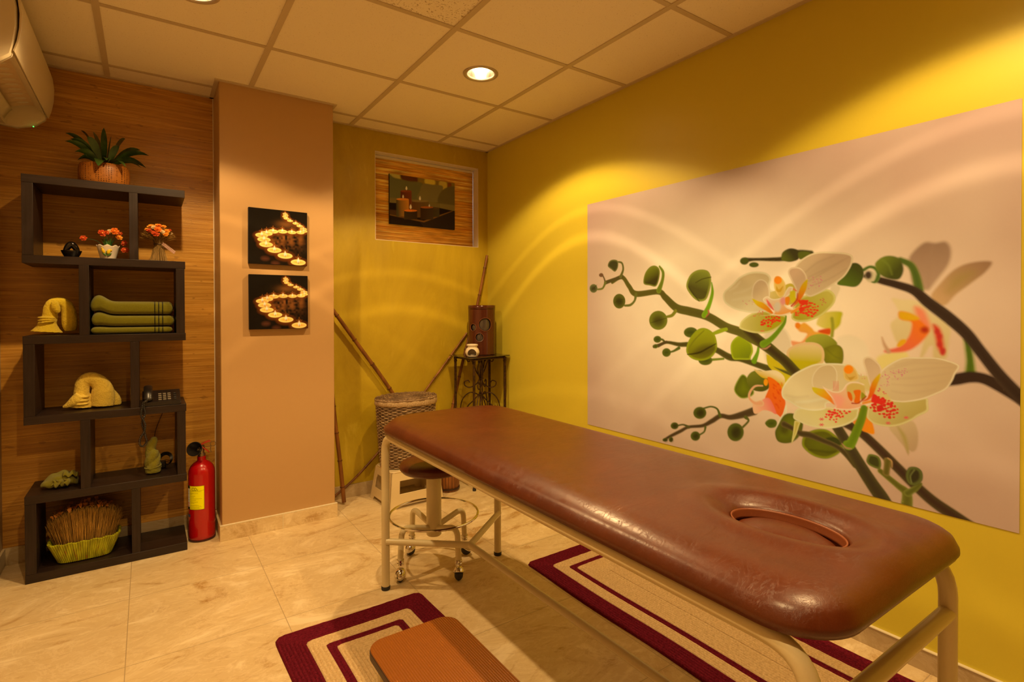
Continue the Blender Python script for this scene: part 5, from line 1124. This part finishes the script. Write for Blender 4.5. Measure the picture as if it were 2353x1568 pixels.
# --- basket of dried grass
KO = (-.240, 3.115, .0375)
kb = thing('grass_arrangement', 'bundle of dried grass in a flared green reed planter on the bottom shelf', 'dried arrangement', KO)
def kfn(u, v):
    a = 2 * pi * u; rx, ry = .094 + .034 * v, .062 + .020 * v; e_ = .5; ca, sa = cos(a), sin(a)
    return (rx * abs(ca) ** e_ * (1 if ca > 0 else -1), ry * abs(sa) ** e_ * (1 if sa > 0 else -1), .006 + .088 * v)
def kmat():
    t = NT('green_reed'); a = t.noise((60, 60, 3), 2, .5); b = t.noise((110, 110, 14), 3); c = t.mix(t.map(a, .38, .6), (.44, .46, .014), (.26, .26, .008)); c = t.mix(t.map(b, .60, .68, 0., .9), c, (.30, .11, .012)); return t.fin(c, .5, .35)
kr = MB()
_us = np.linspace(0, 1, 4001); _pp = np.array([kfn(u, .5) for u in _us]); _ll = np.concatenate([[0], np.cumsum(np.linalg.norm(np.diff(_pp, axis=0), axis=1))])
for i in range(84):
    u = float(np.interp(_ll[-1] * i / 84, _ll, _us)); r = .0048; p0, p1 = kfn(u, 0), kfn(u, 1); kr.tube([(p0[0], p0[1], p0[2]), (p1[0], p1[1], p1[2] + .002 * sin(i * 5))], [r * .78, r * 1.05], 7)
obj('reed_planter', kr, kmat(), kb); obj('liner', MB().grid(lambda u, v: tuple(np.array(kfn(u, v)) * np.array([.97, .95, 1])), 48, 3, cu=True).add([tuple(np.array(kfn(i / 48, 0)) * .97) for i in range(48)], [tuple(range(48))]), mat('dark_liner', (.03, .02, .008), .9), kb, fixn=False)
gs = MB(); rr_ = random.Random(9)
for i in range(1900):
    a = rr_.random() * 2 * pi; k_ = sqrt(rr_.random()) * .9; bx_, by_ = .112 * k_ * cos(a), .066 * k_ * sin(a); fx = bx_ * 1.36 + .006 * rr_.uniform(-1, 1); fy = by_ * 1.25
    top = .238 - 3.0 * fx * fx - (.012 if fy < 0 else 0) + .012 * rr_.uniform(-1, .6); 
    gs.tube([(bx_, by_, .05), ((bx_ + fx) / 2 + .002 * rr_.uniform(-1, 1), (by_ + fy) / 2, .05 + (top - .05) * .5), (fx, fy, top)], [.0011, .0009, .0004], 3, cap=False)
obj('dried_grass', gs, (lambda t: t.fin(t.mix(t.map(t.noise((260, 260, 8), 2), .35, .65), (.62, .34, .07), (.28, .16, .03)), .7, .2))(NT('dry_grass')), kb, angle=180)
gp = MB()
for i in range(70):
    x = rr_.uniform(-.115, .10); y = rr_.uniform(-.03, .06); z = .236 - 3.2 * x * x + rr_.uniform(-.004, .010); a = rr_.random() * 6
    m = leaf((x, y, z - .012), (x + .014 * cos(a), y + .012 * sin(a), z - .004 + .012 * rr_.random()), .008, .0075, n=4); gp.add(m.v, m.f)
obj('dried_petals', gp, mat('dried_petal', (.52, .19, .02), .7), kb, fixn=False)

# --- telephone
PH = (.053, 3.10, .709)
ph = thing('desk_telephone', 'black corded desk telephone with its coiled cord hanging over the shelf edge', 'telephone', PH)
M_PH = mat('black_plastic', (.014, .011, .010), .32)
obj('base', MB().prism([(-.075, .0008), (.078, .0008), (.078, .022), (.078, .034), (-.075, .046), (-.075, .03)], -.088, .05, 'y').xf(lambda x, y, z: (x, y, z if z < .002 else (.020 + (y + .088) / .138 * .038))), M_PH, ph, bevel=.003)
M_KEY = mat('grey_keys', (.26, .22, .17), .5)
for cx_ in range(3):
    for ry_ in range(4):
        y = -.072 + .022 * ry_; z = .020 + (y + .088) / .138 * .038; obj('key', MB().box(-.012 + cx_ * .0185, .0015 + cx_ * .0185, y, y + .012, z + .001, z + .0055), M_KEY, ph, bevel=.001)
for ry_ in range(4):
    y = -.070 + .022 * ry_; z = .020 + (y + .088) / .138 * .038; obj('function_key', MB().box(.048, .062, y, y + .007, z + .001, z + .004), M_PH, ph, bevel=.001)
hs = MB().tube(cr([(-.052, -.083, .040), (-.052, -.06, .066), (-.052, -.01, .078), (-.052, .03, .078), (-.052, .045, .062)], 5), .018, 14, flat=.55); obj('handset', hs, M_PH, ph)
obj('mouthpiece', blob((-.052, -.080, .038), (.021, .015, .013)), M_PH, ph)
def coil(path, R=.0042, turns=9, n=7, wire=.0016):
    P = cr(path, 8); m = []; L_ = 0
    pts = [Vector(p) for p in P]; out = []; acc = 0
    for i in range(len(pts) - 1):
        d = (pts[i + 1] - pts[i]); s_ = max(1, int(d.length / .0007)); t = d.normalized(); a = t.cross(Vector((0, 1, .3))).normalized(); b_ = t.cross(a)
        for k_ in range(s_): acc += d.length / s_; q = acc / .0046 * 2 * pi; out.append(pts[i] + d * (k_ / s_) + (a * cos(q) + b_ * sin(q)) * R)
    return MB().tube(out, wire, 5)
cpath = [V(*ony(u_, v_, 2.992 if v_ > 935 else 3.0), PH) for u_, v_ in ((342, 919), (332, 924), (330, 935), (333, 952), (326, 972), (331, 990), (334, 1004), (337, 1016), (330, 1026), (321, 1022), (322, 1008), (331, 992), (333, 975), (324, 955), (326, 938), (328, 926), (338, 923))]
cpath = [(p[0], (-.090 if i in (0, 16) else -.108) + (.004 if i < 8 else -.004), p[2]) for i, p in enumerate(cpath)]
obj('coiled_cord', coil(cpath), mat('cord_black', (.022, .018, .015), .3), ph, angle=180)
lc_ = [V(*ony(u_, v_, 3.284), PH) for u_, v_ in ((361, 950), (359, 985), (356, 1016), (360, 1050), (372, 1072))]
obj('line_cord', MB().tube(cr([(0.03, .05, .02), (.035, .12, .006), (.036, .176, .006), (.036, .184, -.008)] + lc_[1:], 6), .0016, 6), M_PH, ph)
# --- dark plug and cable bundle
cbn = thing('cable_bundle', 'black power adapter with coiled cable in the back corner behind the twisted towel', 'cable', (.058, 3.205, .3712))
obj('adapter', MB().box(-.045, .015, -.025, .02, .0008, .032), M_PH, cbn, bevel=.004)
for i in range(4): obj('cable_loop', MB().tube([(.012 + (.022 + .003 * i) * cos(a), -.005 + .010 * i - .02 + .006 * sin(a * 2), .040 + (.026 + .002 * i) * sin(a)) for a in np.linspace(0, 2 * pi, 30, endpoint=False)], .0024, 6, closed=True).xf(lambda x, y, z: (x, y, max(z, .003))), M_PH, cbn)

# ================================================================== FIRE EXTINGUISHER
EX = (.2235, 3.128, 0)
ex = thing('fire_extinguisher', 'red carbon dioxide fire extinguisher on the floor between bookcase and tan column', 'fire extinguisher', EX)
M_RED = mat('red_enamel', (.42, .002, .004), .24, coat=.5); M_BRS = mat('brass_valve', (.30, .22, .12), .35, metal=.8); M_LEV = mat('red_lever', (.48, .035, .012), .35)
obj('cylinder', MB().lathe([(.0, .004), (.054, .004), (.0595, .012), (.060, .03), (.060, .335), (.058, .352), (.050, .372), (.036, .388), (.023, .396), (.0195, .400), (.0195, .420), (0, .420)], 48, cap=False), M_RED, ex)
obj('base_ring', MB().lathe([(.052, .0005), (.0585, .0005), (.0605, .006), (.0605, .012), (.058, .012)], 48, cap=False), mat('dark_base', (.05, .004, .004), .5), ex, fixn=False)
obj('valve_body', MB().lathe([(0, .420), (.017, .420), (.017, .432), (.012, .436), (.013, .455), (.015, .462), (.012, .474), (0, .476)], 20, cap=False), M_BRS, ex)
obj('valve_outlet', MB().tube([(.004, .004, .448), (-.020, .001, .452)], .008, 14), M_BRS, ex)
obj('operating_lever', MB().grid(lambda u, v: (-.010 + .052 * u, -.018 + .028 * v, .474 + .020 * sin(u * 1.5) - .003 * v * (1 - v)), 12, 5).xf(lambda x, y, z: (x * .9, y - x * .15, z)), M_LEV, ex, fixn=False, mods=[('SOLIDIFY', dict(thickness=.004, offset=0))])
obj('carry_handle', MB().grid(lambda u, v: (.002 + .030 * u, -.022 + .026 * v, .468 - .030 * u), 8, 5), M_LEV, ex, fixn=False, mods=[('SOLIDIFY', dict(thickness=.004, offset=0))])
obj('pull_ring', MB().tube([(.050 + .012 * cos(a), -.012, .477 + .012 * sin(a)) for a in np.linspace(0, 2 * pi, 24, endpoint=False)], .0013, 6, closed=True), M_BRS, ex)
obj('safety_pin', MB().tube([(.0, -.012, .466), (.034, -.012, .466), (.042, -.012, .470)], .0013, 6), M_BRS, ex); obj('seal_tag', MB().tube([(.040, -.012, .465), (.038, -.014, .450), (.041, -.014, .436)], .0022, 6), M_BRS, ex)
hn = MB().lathe([(.008, 0), (.010, .012), (.018, .035), (.030, .072), (.034, .088), (.031, .088), (.027, .070), (.015, .033), (.005, .01)], 32, cap=False)
R3 = Vector((-.36, -.86, .32)).to_track_quat('Z', 'Y').to_matrix()
hn.xf(lambda x, y, z: tuple(Vector((-.014, .008, .450)) + R3 @ Vector((x * 1.06, y * 1.06, z * .62))))
obj('discharge_horn', hn, mat('black_horn', (.016, .013, .011), .3), ex, fixn=False)
def exlabel():
    c = Canvas(.086, .119, .00045); c.k = .8; c.map = lambda p: ((p[0] - 200) / 200 * c.nx, (p[1] - 685) / 325 * c.ny); c.sc = lambda p: c.nx / 200
    c.a[:] = c.col((232, 190, 0)); S = c.stroke
    c.fill([(200, 685), (240, 685), (240, 1010), (200, 1010)], (205, 170, 140), smooth=False); c.fill([(200, 685), (240, 685), (240, 725), (200, 725)], (30, 16, 12), smooth=False); c.fill([(200, 975), (240, 975), (240, 1010), (200, 1010)], (30, 16, 12), smooth=False)
    for z in ((210, 920, 232, 920), (232, 920, 212, 962), (212, 962, 234, 962)): S([z[:2], z[2:]], 7, (200, 30, 20), smooth=False)
    for y in (760, 800, 845, 880): S([(208, y), (232, y)], 3, (120, 96, 80), smooth=False)
    K = (24, 18, 4); S([(298, 716), (288, 708), (277, 716), (275, 730), (279, 744), (290, 748), (298, 740)], 4.5, K); S([(312, 708), (303, 718), (302, 732), (312, 747), (322, 734), (322, 718), (312, 708)], 4.5, K); S([(330, 733), (336, 731), (335, 738), (329, 745), (338, 745)], 2.6, K)
    S([(246, 750), (396, 748)], 2, K, smooth=False); c.stroke([(243, 687), (398, 687)], 3, K, smooth=False); c.stroke([(243, 1007), (398, 1007)], 3, K, smooth=False); c.stroke([(397, 687), (397, 1008)], 3, K, smooth=False); c.stroke([(242, 687), (242, 1008)], 3, K, smooth=False)
    r_ = random.Random(2)
    for y, x1_ in ((762, 370), (784, 290), (786, 338), (800, 280), (822, 312), (838, 296), (858, 375), (876, 318), (902, 340), (920, 300), (948, 345), (960, 365), (974, 376), (988, 350), (996, 370)):
        x = 252
        while x < x1_: w_ = r_.uniform(6, 16); S([(x, y), (min(x + w_, x1_), y)], 3, (70, 52, 4), smooth=False, alpha=.8); x += w_ + 4
    return c
cl = exlabel(); A0, A1 = radians(-90 - 3.8 - 78), radians(-90 - 3.8 + 10)
cl.mesh('instruction_label', lambda u, v: (.0606 * np.cos(A0 + (A1 - A0) * u), .0606 * np.sin(A0 + (A1 - A0) * u), .284 - .119 * v), MATS['pr'], ex)['label'] = 'yellow and white instruction label reading CO2'
sb = MB(); sb.cur = 0
def sh(u, v): a = radians(-94 - 82 + 22 * u); w_ = (1 - v ** 3); return (.0607 * cos(radians(-176) + radians(26) * (.5 + (u - .5) * w_)), .0607 * sin(radians(-176) + radians(26) * (.5 + (u - .5) * w_)), .140 - .036 * v)
obj('shield_sticker', MB().grid(sh, 8, 8), (lambda t: t.fin(t.mix(t.math('GREATER_THAN', t.xyz()[2], .126), (.5, .10, .04), (.05, .07, .2)), .4))(NT('shield_print')), ex, fixn=False)

# ================================================================== ALCOVE: step stool, hamper, bucket, corner table
ss = thing('plastic_stool', 'cream plastic step stool standing under the wicker hamper', 'stool', (1.315, 3.078, 0), radians(2))
M_PLA = mat('cream_plastic', (.72, .58, .34), .22, coat=.15)
SH = .212
def side_panel(w0, w1, h, hole, arch):
    "panel in its own plane: u across (half widths w0 bottom, w1 top), returns outline+hole strips as quads"
    m = MB(); W_ = lambda z: w0 + (w1 - w0) * z / h
    hx0, hx1, hz0, hz1 = hole
    return m, W_
def stoolbody():
    m = MB(); bx, by, tx, ty = .178, .150, .150, .118; th = .004
    def P(sx, sy, u, z, axis, off=0):
        k = z / SH; X = bx + (tx - bx) * k - off; Y = by + (ty - by) * k - off
        return (u, sy * Y, z) if axis == 'y' else (sx * X, u, z)
    for axis, s_, b0, t0 in (('y', -1, bx, tx), ('y', 1, bx, tx), ('x', -1, by, ty), ('x', 1, by, ty)):
        Wd = lambda z: b0 + (t0 - b0) * z / SH
        n = 40; zr = [0, .012, .024, .034, .078, .10, .14, .158, .164, .195, SH - .008]
        inx = .058 if axis == 'y' else .045
        us = np.linspace(-1, 1, n + 1)
        for a in range(n):
            for b_ in range(len(zr) - 1):
                u0, u1, z0, z1 = us[a], us[a + 1], zr[b_], zr[b_ + 1]; um = abs((u0 + u1) / 2) * b0; zm = (z0 + z1) / 2
                if .078 < zm < .158 and um < b0 - inx - .02 * (zm - .078) * 3: continue          # window
                if zm < .024 and um < b0 - .042 - zm * .6: continue                                # arch between the feet
                q = []
                for off in (0, th): q += [P(s_, s_, u0 * Wd(z0), z0, axis, off), P(s_, s_, u1 * Wd(z0), z0, axis, off), P(s_, s_, u1 * Wd(z1), z1, axis, off), P(s_, s_, u0 * Wd(z1), z1, axis, off)]
                m.add(q, [(0, 1, 2, 3), (7, 6, 5, 4), (0, 4, 5, 1), (3, 2, 6, 7), (0, 3, 7, 4), (1, 5, 6, 2)])
    return m
obj('body', stoolbody(), M_PLA, ss, angle=30)
obj('step_top', MB().prism(rrect(.153, .121, .03), SH - .010, SH, 'z'), M_PLA, ss, bevel=.004)
for s_ in (-1, 1): obj('window_rim', MB().tube([(x, s_ * (-1) * .0 - .135 if s_ < 0 else .137, z) for x, z in ((-.112, .079), (.112, .079), (.106, .157), (-.106, .157))], .0032, 8, closed=True).xf(lambda x, y, z: (x, y + (.0 + (z - .079) * .15 if y < 0 else -(z - .079) * .15), z)), M_PLA, ss)
# hamper
HO = (1.318, 3.085, SH + .0005)
hm = thing('laundry_hamper', 'oval grey brown wicker laundry hamper with lid and lace liner on the plastic stool', 'hamper', HO, radians(3))
def wick(name, c1, c2):
    t = NT(name); a = t.noise((90, 90, 90), 3); b = t.noise((14, 14, 60), 3); return t.fin(t.mix(t.map(a, .35, .65), t.mix(t.map(b, .4, .6), c1, c2), c2), .6, .3)
M_WK = wick('wicker_strands', (.52, .38, .22), (.24, .15, .08)); M_WK2 = wick('wicker_stakes', (.22, .14, .07), (.12, .07, .035))
HH = .40; RX0, RY0, RX1, RY1 = .158, .112, .188, .135
def hr(z): k = z / HH; k = k ** .8; return RX0 + (RX1 - RX0) * k, RY0 + (RY1 - RY0) * k
NS = 38; wk = MB(); rows_ = 42
for r in range(rows_):
    z = .007 + (HH - .014) * r / (rows_ - 1); rx, ry = hr(z); pts = []
    for k_ in range(NS * 4):
        a = 2 * pi * k_ / (NS * 4); w_ = .0042 * cos(a * NS / 2 + (pi if r % 2 else 0)) ; pts.append(((rx + w_) * cos(a), (ry + w_) * sin(a), z + .0012 * sin(a * 5 + r)))
    wk.tube(pts, .0044, 5, closed=True)
obj('woven_body', wk, M_WK, hm, angle=180)
skm = MB()
for k_ in range(NS): a = 2 * pi * (k_ + .5) / NS; skm.tube([((hr(z)[0]) * cos(a), hr(z)[1] * sin(a), z) for z in (.003, .13, .26, HH)], .0036, 6)
obj('stakes', skm, M_WK2, hm)
obj('inner_wall', MB().grid(lambda u, v: ((hr(HH * v)[0] - .006) * cos(2 * pi * u), (hr(HH * v)[1] - .006) * sin(2 * pi * u), .003 + (HH - .003) * v), 48, 4, cu=True).add([((RX0 - .006) * cos(2 * pi * i / 48), (RY0 - .006) * sin(2 * pi * i / 48), .0015) for i in range(48)], [tuple(range(48))]), mat('hamper_dark', (.05, .03, .014), .9), hm, fixn=False)
def lace():
    t = NT('lace_fabric'); v = t.n('ShaderNodeTexVoronoi', 0, {0: t.mapping((210, 210, 210)), 'Scale': 1.0}); return t.fin(t.mix(t.map(v, .25, .45), (.68, .52, .33), (.40, .28, .15)), .9, .1)
obj('lace_liner', MB().grid(lambda u, v: ((RX1 + .006 + .004 * sin(pi * v) + .002 * sin(u * 95)) * cos(2 * pi * u), (RY1 + .006 + .004 * sin(pi * v) + .002 * sin(u * 95)) * sin(2 * pi * u), HH - .022 + .030 * v - .010 * (1 - v) * (.5 + .5 * cos(2 * pi * u))), 160, 6, cu=True), lace(), hm, fixn=False, mods=[('SOLIDIFY', dict(thickness=.002, offset=0))])
ld = MB()
for r in range(15):
    k_ = 1 - r / 15; n = 120; pts = []
    for q in range(n): a = 2 * pi * q / n; pts.append(((RX1 + .002) * k_ * cos(a), (RY1 + .002) * k_ * sin(a), HH + .016 + .006 * (1 - k_ ** 2) + .0028 * cos(a * 20 + (pi if r % 2 else 0))))
    ld.tube(pts, .0052, 5, closed=True)
for k_ in range(20): a = 2 * pi * (k_ + .5) / 20; ld.tube([(.012 * cos(a), .010 * sin(a), HH + .022), (RX1 * cos(a), RY1 * sin(a), HH + .0165)], .0035, 5)
lid = obj('lid', ld, wick('wicker_lid', (.34, .22, .11), (.12, .07, .035)), hm, angle=180)
obj('lid_rim', MB().tube([((RX1 + .005) * cos(a), (RY1 + .005) * sin(a), HH + .010 + .0015 * sin(a * 44)) for a in np.linspace(0, 2 * pi, 176, endpoint=False)], .0065, 6, closed=True), M_WK, lid, angle=180)
# bucket
bk = thing('wooden_bucket', 'small wooden stave bucket with dark hoops behind the rolling stool', 'bucket', (1.600, 3.075, 0))
def stave():
    t = NT('bucket_staves'); o = t.xyz(); an = t.math('ARCTAN2', o[1], o[0]); fr = t.math('FRACT', t.math('MULTIPLY', an, 22 / (2 * pi))); d = t.math('MINIMUM', fr, t.math('SUBTRACT', 1, fr))
    a = t.noise((70, 70, 6), 4); c = t.mix(t.map(a, .35, .65), (.34, .13, .03), (.17, .06, .015)); c = t.mix(t.math('LESS_THAN', d, .06), c, (.04, .015, .005)); t.bump(t.map(d, 0, .1), .4, .002); return t.fin(c, .45, .4)
obj('staves', MB().lathe([(0, .0008), (.066, .0008), (.070, .006), (.077, .135), (.071, .135), (.066, .02), (0, .02)], 44, cap=False), stave(), bk)
for z in (.018, .118): rr2 = .070 + .007 * z / .135; obj('hoop', MB().lathe([(rr2 + .001, z - .006), (rr2 + .0035, z - .006), (rr2 + .004, z + .006), (rr2 + .001, z + .006)], 44, cap=False), mat('dark_hoop', (.035, .014, .008), .5), bk, fixn=False)
# corner table
TO_ = (1.86, 3.10, 0); ZT = .857
ct = thing('corner_table', 'wrought iron corner table with dark glass top and scrollwork between its legs', 'table', TO_)
M_IRN = (lambda t: t.fin(t.mix(t.map(t.noise((60, 60, 60), 4), .35, .65), (.10, .045, .018), (.035, .018, .010)), .4, .5))(NT('bronzed_iron')); M_IRN.node_tree.nodes['Principled BSDF'].inputs['Metallic'].default_value = .5
quadp = [(1.678, 2.908), (2.034, 3.000), (2.036, 3.240), (1.698, 3.240)]; q0 = [(x - TO_[0], y - TO_[1]) for x, y in quadp]
obj('glass_top', MB().prism(q0, ZT - .006, ZT, 'z'), mat('smoked_glass', (.035, .022, .010), .05, spec=.7), ct, bevel=.0015)
lg = [(1.724, 2.952), (2.006, 3.020), (2.006, 3.218), (1.733, 3.218)]; l0 = [(x - TO_[0], y - TO_[1]) for x, y in lg]
for x, y in l0:
    t_ = obj('leg', MB().box(x - .007, x + .007, y - .007, y + .007, .016, ZT - .012), M_IRN, ct, bevel=.002)
    obj('leg_cap', MB().lathe([(.0, ZT - .045), (.011, ZT - .045), (.012, ZT - .035), (.009, ZT - .03), (.012, ZT - .024), (.012, ZT - .014), (0, ZT - .014)], 14, c=(x, y, 0), cap=False), M_IRN, t_)
    obj('foot', MB().lathe([(0, .0006), (.011, .0006), (.012, .008), (.009, .018), (0, .018)], 14, c=(x, y, 0), cap=False), M_RUB, t_)
for i in range(4):
    (a, b_), (c_, d) = l0[i], l0[(i + 1) % 4]; obj('apron_bar', MB().tube([(a, b_, ZT - .0145), (c_, d, ZT - .0145)], .0078, 4), M_IRN, ct, smooth=False); obj('lower_bar', MB().tube([(a, b_, .12), (c_, d, .12)], .005, 6), M_IRN, ct)
def scroll(fr_, to, name='scrollwork'):
    "wrought lyre ornament standing in the plane between two legs"
    (a, b_), (c_, d) = fr_, to; L_ = sqrt((c_ - a) ** 2 + (d - b_) ** 2); ux, uy = (c_ - a) / L_, (d - b_) / L_; mx, my = (a + c_) / 2, (b_ + d) / 2
    m = MB(); T3 = lambda s_, z: (mx + ux * s_ * 1.35, my + uy * s_ * 1.35, z)
    for sg in (-1, 1):
        for pts, r in (([(0, .70), (.02, .745), (.035, .80), (.05, .835), (.066, .828), (.062, .812), (.05, .815)], .0042), ([(0, .70), (.018, .66), (.05, .635), (.075, .645), (.08, .672), (.062, .682), (.052, .668)], .004),
                       ([(0, .60), (.03, .55), (.065, .50), (.075, .42), (.055, .37), (.03, .38), (.022, .41), (.035, .43)], .0042), ([(0, .58), (.05, .60), (.09, .55), (.1, .46), (.085, .38)], .004), ([(0, .35), (.04, .30), (.06, .25), (.04, .2), (.015, .22), (.02, .25)], .004), ([(.0, .84), (.012, .76), (.0, .70)], .0035)):
            m.tube(cr([T3(sg * s_, z) for s_, z in pts], 6), r, 7)
    m.tube(cr([T3(0, z) for z in (.12, .35, .60, .74, .845)], 4), .0045, 8)
    for z in (.70, .60, .36): q = blob(T3(0, z), (.009, .009, .009)); m.add(q.v, q.f)
    return m
obj('scrollwork', scroll((l0[0][0], l0[0][1] + .0), (l0[2][0], l0[2][1])), M_IRN, ct)
obj('scrollwork', scroll((l0[1][0], l0[1][1]), (l0[3][0], l0[3][1])), M_IRN, ct)
# turned wooden tower with round windows
WO = (1.893, 3.135, ZT + .0006)
to = thing('wooden_lantern', 'tall dark wood lantern with three round glass windows on the corner table', 'lantern', WO, radians(-32))
M_MAH = (lambda t: t.fin(t.mix(t.map(t.noise((50, 50, 2), 4), .35, .65), (.090, .018, .008), (.070, .014, .007)), .14, .5))(NT('varnished_mahogany')); M_MAH.node_tree.nodes['Principled BSDF'].inputs['Coat Weight'].default_value = .4
TH = .335; wins = [(.27, .206, .045, 0), (-.66, .187, .0245, 0), (-.16, .120, .029, 0)]
def shell():
    na, nz = 200, 110; R = .092
    m = MB().grid(lambda u, v: (R * cos(-pi / 2 + (u - .5) * 2 * pi), R * sin(-pi / 2 + (u - .5) * 2 * pi) * .82, .001 + TH * v), na, nz, cu=True)
    keep = []
    for f_ in m.f:
        c_ = np.mean([m.v[k_] for k_ in f_], 0); a = atan2(c_[1] / .82, c_[0]) + pi / 2; a = (a + pi) % (2 * pi) - pi
        if not any(((a - w_[0]) * R) ** 2 + (c_[2] - w_[1]) ** 2 < w_[2] ** 2 for w_ in wins): keep.append(f_)
    m.f = keep; m.mi = [0] * len(keep); return m
obj('wooden_shell', shell(), M_MAH, to, angle=180, mods=[('SOLIDIFY', dict(thickness=.005, offset=-1))])
obj('inner_core', MB().lathe([(0, .002), (.060, .002), (.060, .30), (0, .30)], 24, cap=False), mat('lantern_inside', (.10, .06, .03), .5), to)
obj('top_band', MB().grid(lambda u, v: (.0926 * cos(2 * pi * u), .0926 * .82 * sin(2 * pi * u), TH - .026 + .028 * v), 60, 2, cu=True), M_MAH, to, fixn=False, mods=[('SOLIDIFY', dict(thickness=.0012, offset=0))])
for a, z, r, _ in wins:
    R = .092; ring = []; dome = MB()
    f = lambda rr3, q, o=0.: ((R + o) * cos(-pi / 2 + a + rr3 * cos(q) / R), (R + o) * sin(-pi / 2 + a + rr3 * cos(q) / R) * .82, z + rr3 * sin(q))
    rim = obj('window_ring', MB().tube([f(r, q, .001) for q in np.linspace(0, 2 * pi, 40, endpoint=False)], .0026, 8, closed=True), mat('ring_wood', (.16, .05, .02), .25), to)
    dome.grid(lambda u, v: f(r * v, 2 * pi * u, -.010 + .006 * cos(v * pi / 2)), 36, 6, cu=True); obj('glass_disc', dome, mat('grey_glass', (.12, .10, .085), .08, spec=.8, metal=.5), rim, fixn=False, angle=80)
# oil burner
ob = thing('oil_burner', 'small white ceramic oil burner on the front of the corner table', 'oil burner', (1.737, 2.995, ZT + .0006))
def burner():
    prof = cr([(.022, .0), (.033, .003), (.044, .020), (.046, .034), (.040, .052), (.031, .063), (.031, .068), (.036, .073), (.037, .080), (.033, .083)], 16); n_ = len(prof) - 1
    def fn(u, v):
        k_ = min(n_ - 1, int(v * n_)); f_ = v * n_ - k_; r, z = prof[k_] * (1 - f_) + prof[k_ + 1] * f_; return (r * cos(2 * pi * u), r * sin(2 * pi * u), z)
    m = MB().grid(fn, 300, n_, cu=True); keep = []
    for f_ in m.f:
        c_ = np.mean([m.v[k_] for k_ in f_], 0); da = (atan2(c_[1], c_[0]) - radians(236) + pi) % (2 * pi) - pi; z = c_[2]
        if abs(da) < .74 and .009 < z and (da / .74) ** 2 + ((z - .014) / .040) ** 2 < 1: continue
        keep.append(f_)
    m.f = keep; m.mi = [0] * len(keep); return m
obj('burner_body', burner(), mat('cream_ceramic', (.80, .70, .55), .16, coat=.4), ob, angle=180, mods=[('SOLIDIFY', dict(thickness=.003, offset=-1))])
obj('oil_dish', MB().lathe([(0, .070), (.020, .071), (.033, .082)], 36, cap=False), MATS['cream_ceramic'], ob, fixn=False)
obj('base_plate', MB().lathe([(0, .0004), (.026, .0004), (.026, .004), (0, .004)], 30, cap=False), MATS['cream_ceramic'], ob)
obj('tea_light', MB().lathe([(0, .0045), (.019, .0045), (.019, .019), (.017, .019), (.017, .016), (0, .016)], 28, cap=False), mat('tin_cup', (.42, .40, .36), .35, metal=.8), ob)

# ================================================================== BAMBOO POLES
def pole_mat():
    t = NT('bamboo_pole'); a = t.noise((60, 60, 5), 4); b = t.noise((14, 14, 3), 3); return t.fin(t.mix(t.map(b, .4, .65), t.mix(t.map(a, .35, .65), (.33, .13, .022), (.21, .075, .013)), (.14, .05, .012)), .35, .45)
M_POLE = pole_mat(); M_NODE = mat('bamboo_node', (.075, .026, .008), .5)
def pole(name, label, pts, r0, r1, node, off=0):
    P = cr(pts, 14); Q = [Vector(p) for p in P]; L_ = [0]
    for a, b_ in zip(Q, Q[1:]): L_.append(L_[-1] + (b_ - a).length)
    tot = L_[-1]; n = int(tot / .008); o = Q[0]; path = []; rad = []; nodes = []
    def at(s_):
        j = max(0, min(len(Q) - 2, next((k_ for k_ in range(len(L_) - 1) if L_[k_ + 1] >= s_), len(Q) - 2))); f_ = (s_ - L_[j]) / max(1e-9, L_[j + 1] - L_[j]); return Q[j].lerp(Q[j + 1], min(1, max(0, f_)))
    s_ = node * .6 + off
    while s_ < tot - .02: nodes.append(s_); s_ += node * (1 + .08 * sin(s_ * 31))
    for i in range(n + 1):
        s_ = tot * i / n; d = min([abs(s_ - q) for q in nodes] + [1]); path.append(at(s_) - o); rad.append((r0 + (r1 - r0) * s_ / tot) * (1 + .22 * math.exp(-(d / .006) ** 2) - .05 * math.exp(-(d / .02) ** 2)))
    t = thing(name, label, 'bamboo pole', tuple(o)); obj('cane', MB().tube(path, rad, 12), M_POLE, t)
    for q in nodes:
        a, b_ = at(q - .0015) - o, at(q + .0015) - o; obj('node_ring', MB().tube([a, b_], (r0 + (r1 - r0) * q / tot) * 1.26, 12), M_NODE, t)
    return t
pole('bamboo_pole', 'bamboo pole slanting down from the tan column to behind the hamper lid', [(.880, 3.256, 1.222), (1.07, 3.260, .955), (1.272, 3.262, .669), (1.50, 3.262, .30), (1.66, 3.255, .0125)], .0115, .0135, .19)
pole('bamboo_pole', 'nearly upright bamboo pole standing beside the skirting of the tan column', [(.963, 3.19, .012), (.945, 3.205, .25), (.918, 3.225, .55), (.886, 3.255, 1.02)], .0125, .0105, .155)
pole('bamboo_pole', 'long curved bamboo pole crossing behind hamper and table from lower left to the corner', [(.905, 3.276, .012), (1.05, 3.277, .112), (1.199, 3.281, .245), (1.39, 3.287, .44), (1.567, 3.288, .650), (1.72, 3.288, .83), (1.862, 3.288, 1.00)], .0075, .0070, .17)
pole('bamboo_pole', 'tall bamboo pole in the corner rising above the wooden lantern', [(1.575, 3.20, .0125), (1.700, 3.232, .43), (1.813, 3.258, .808), (1.935, 3.264, 1.202), (2.022, 3.272, 1.556)], .0112, .0095, .20, .04)
#@@END
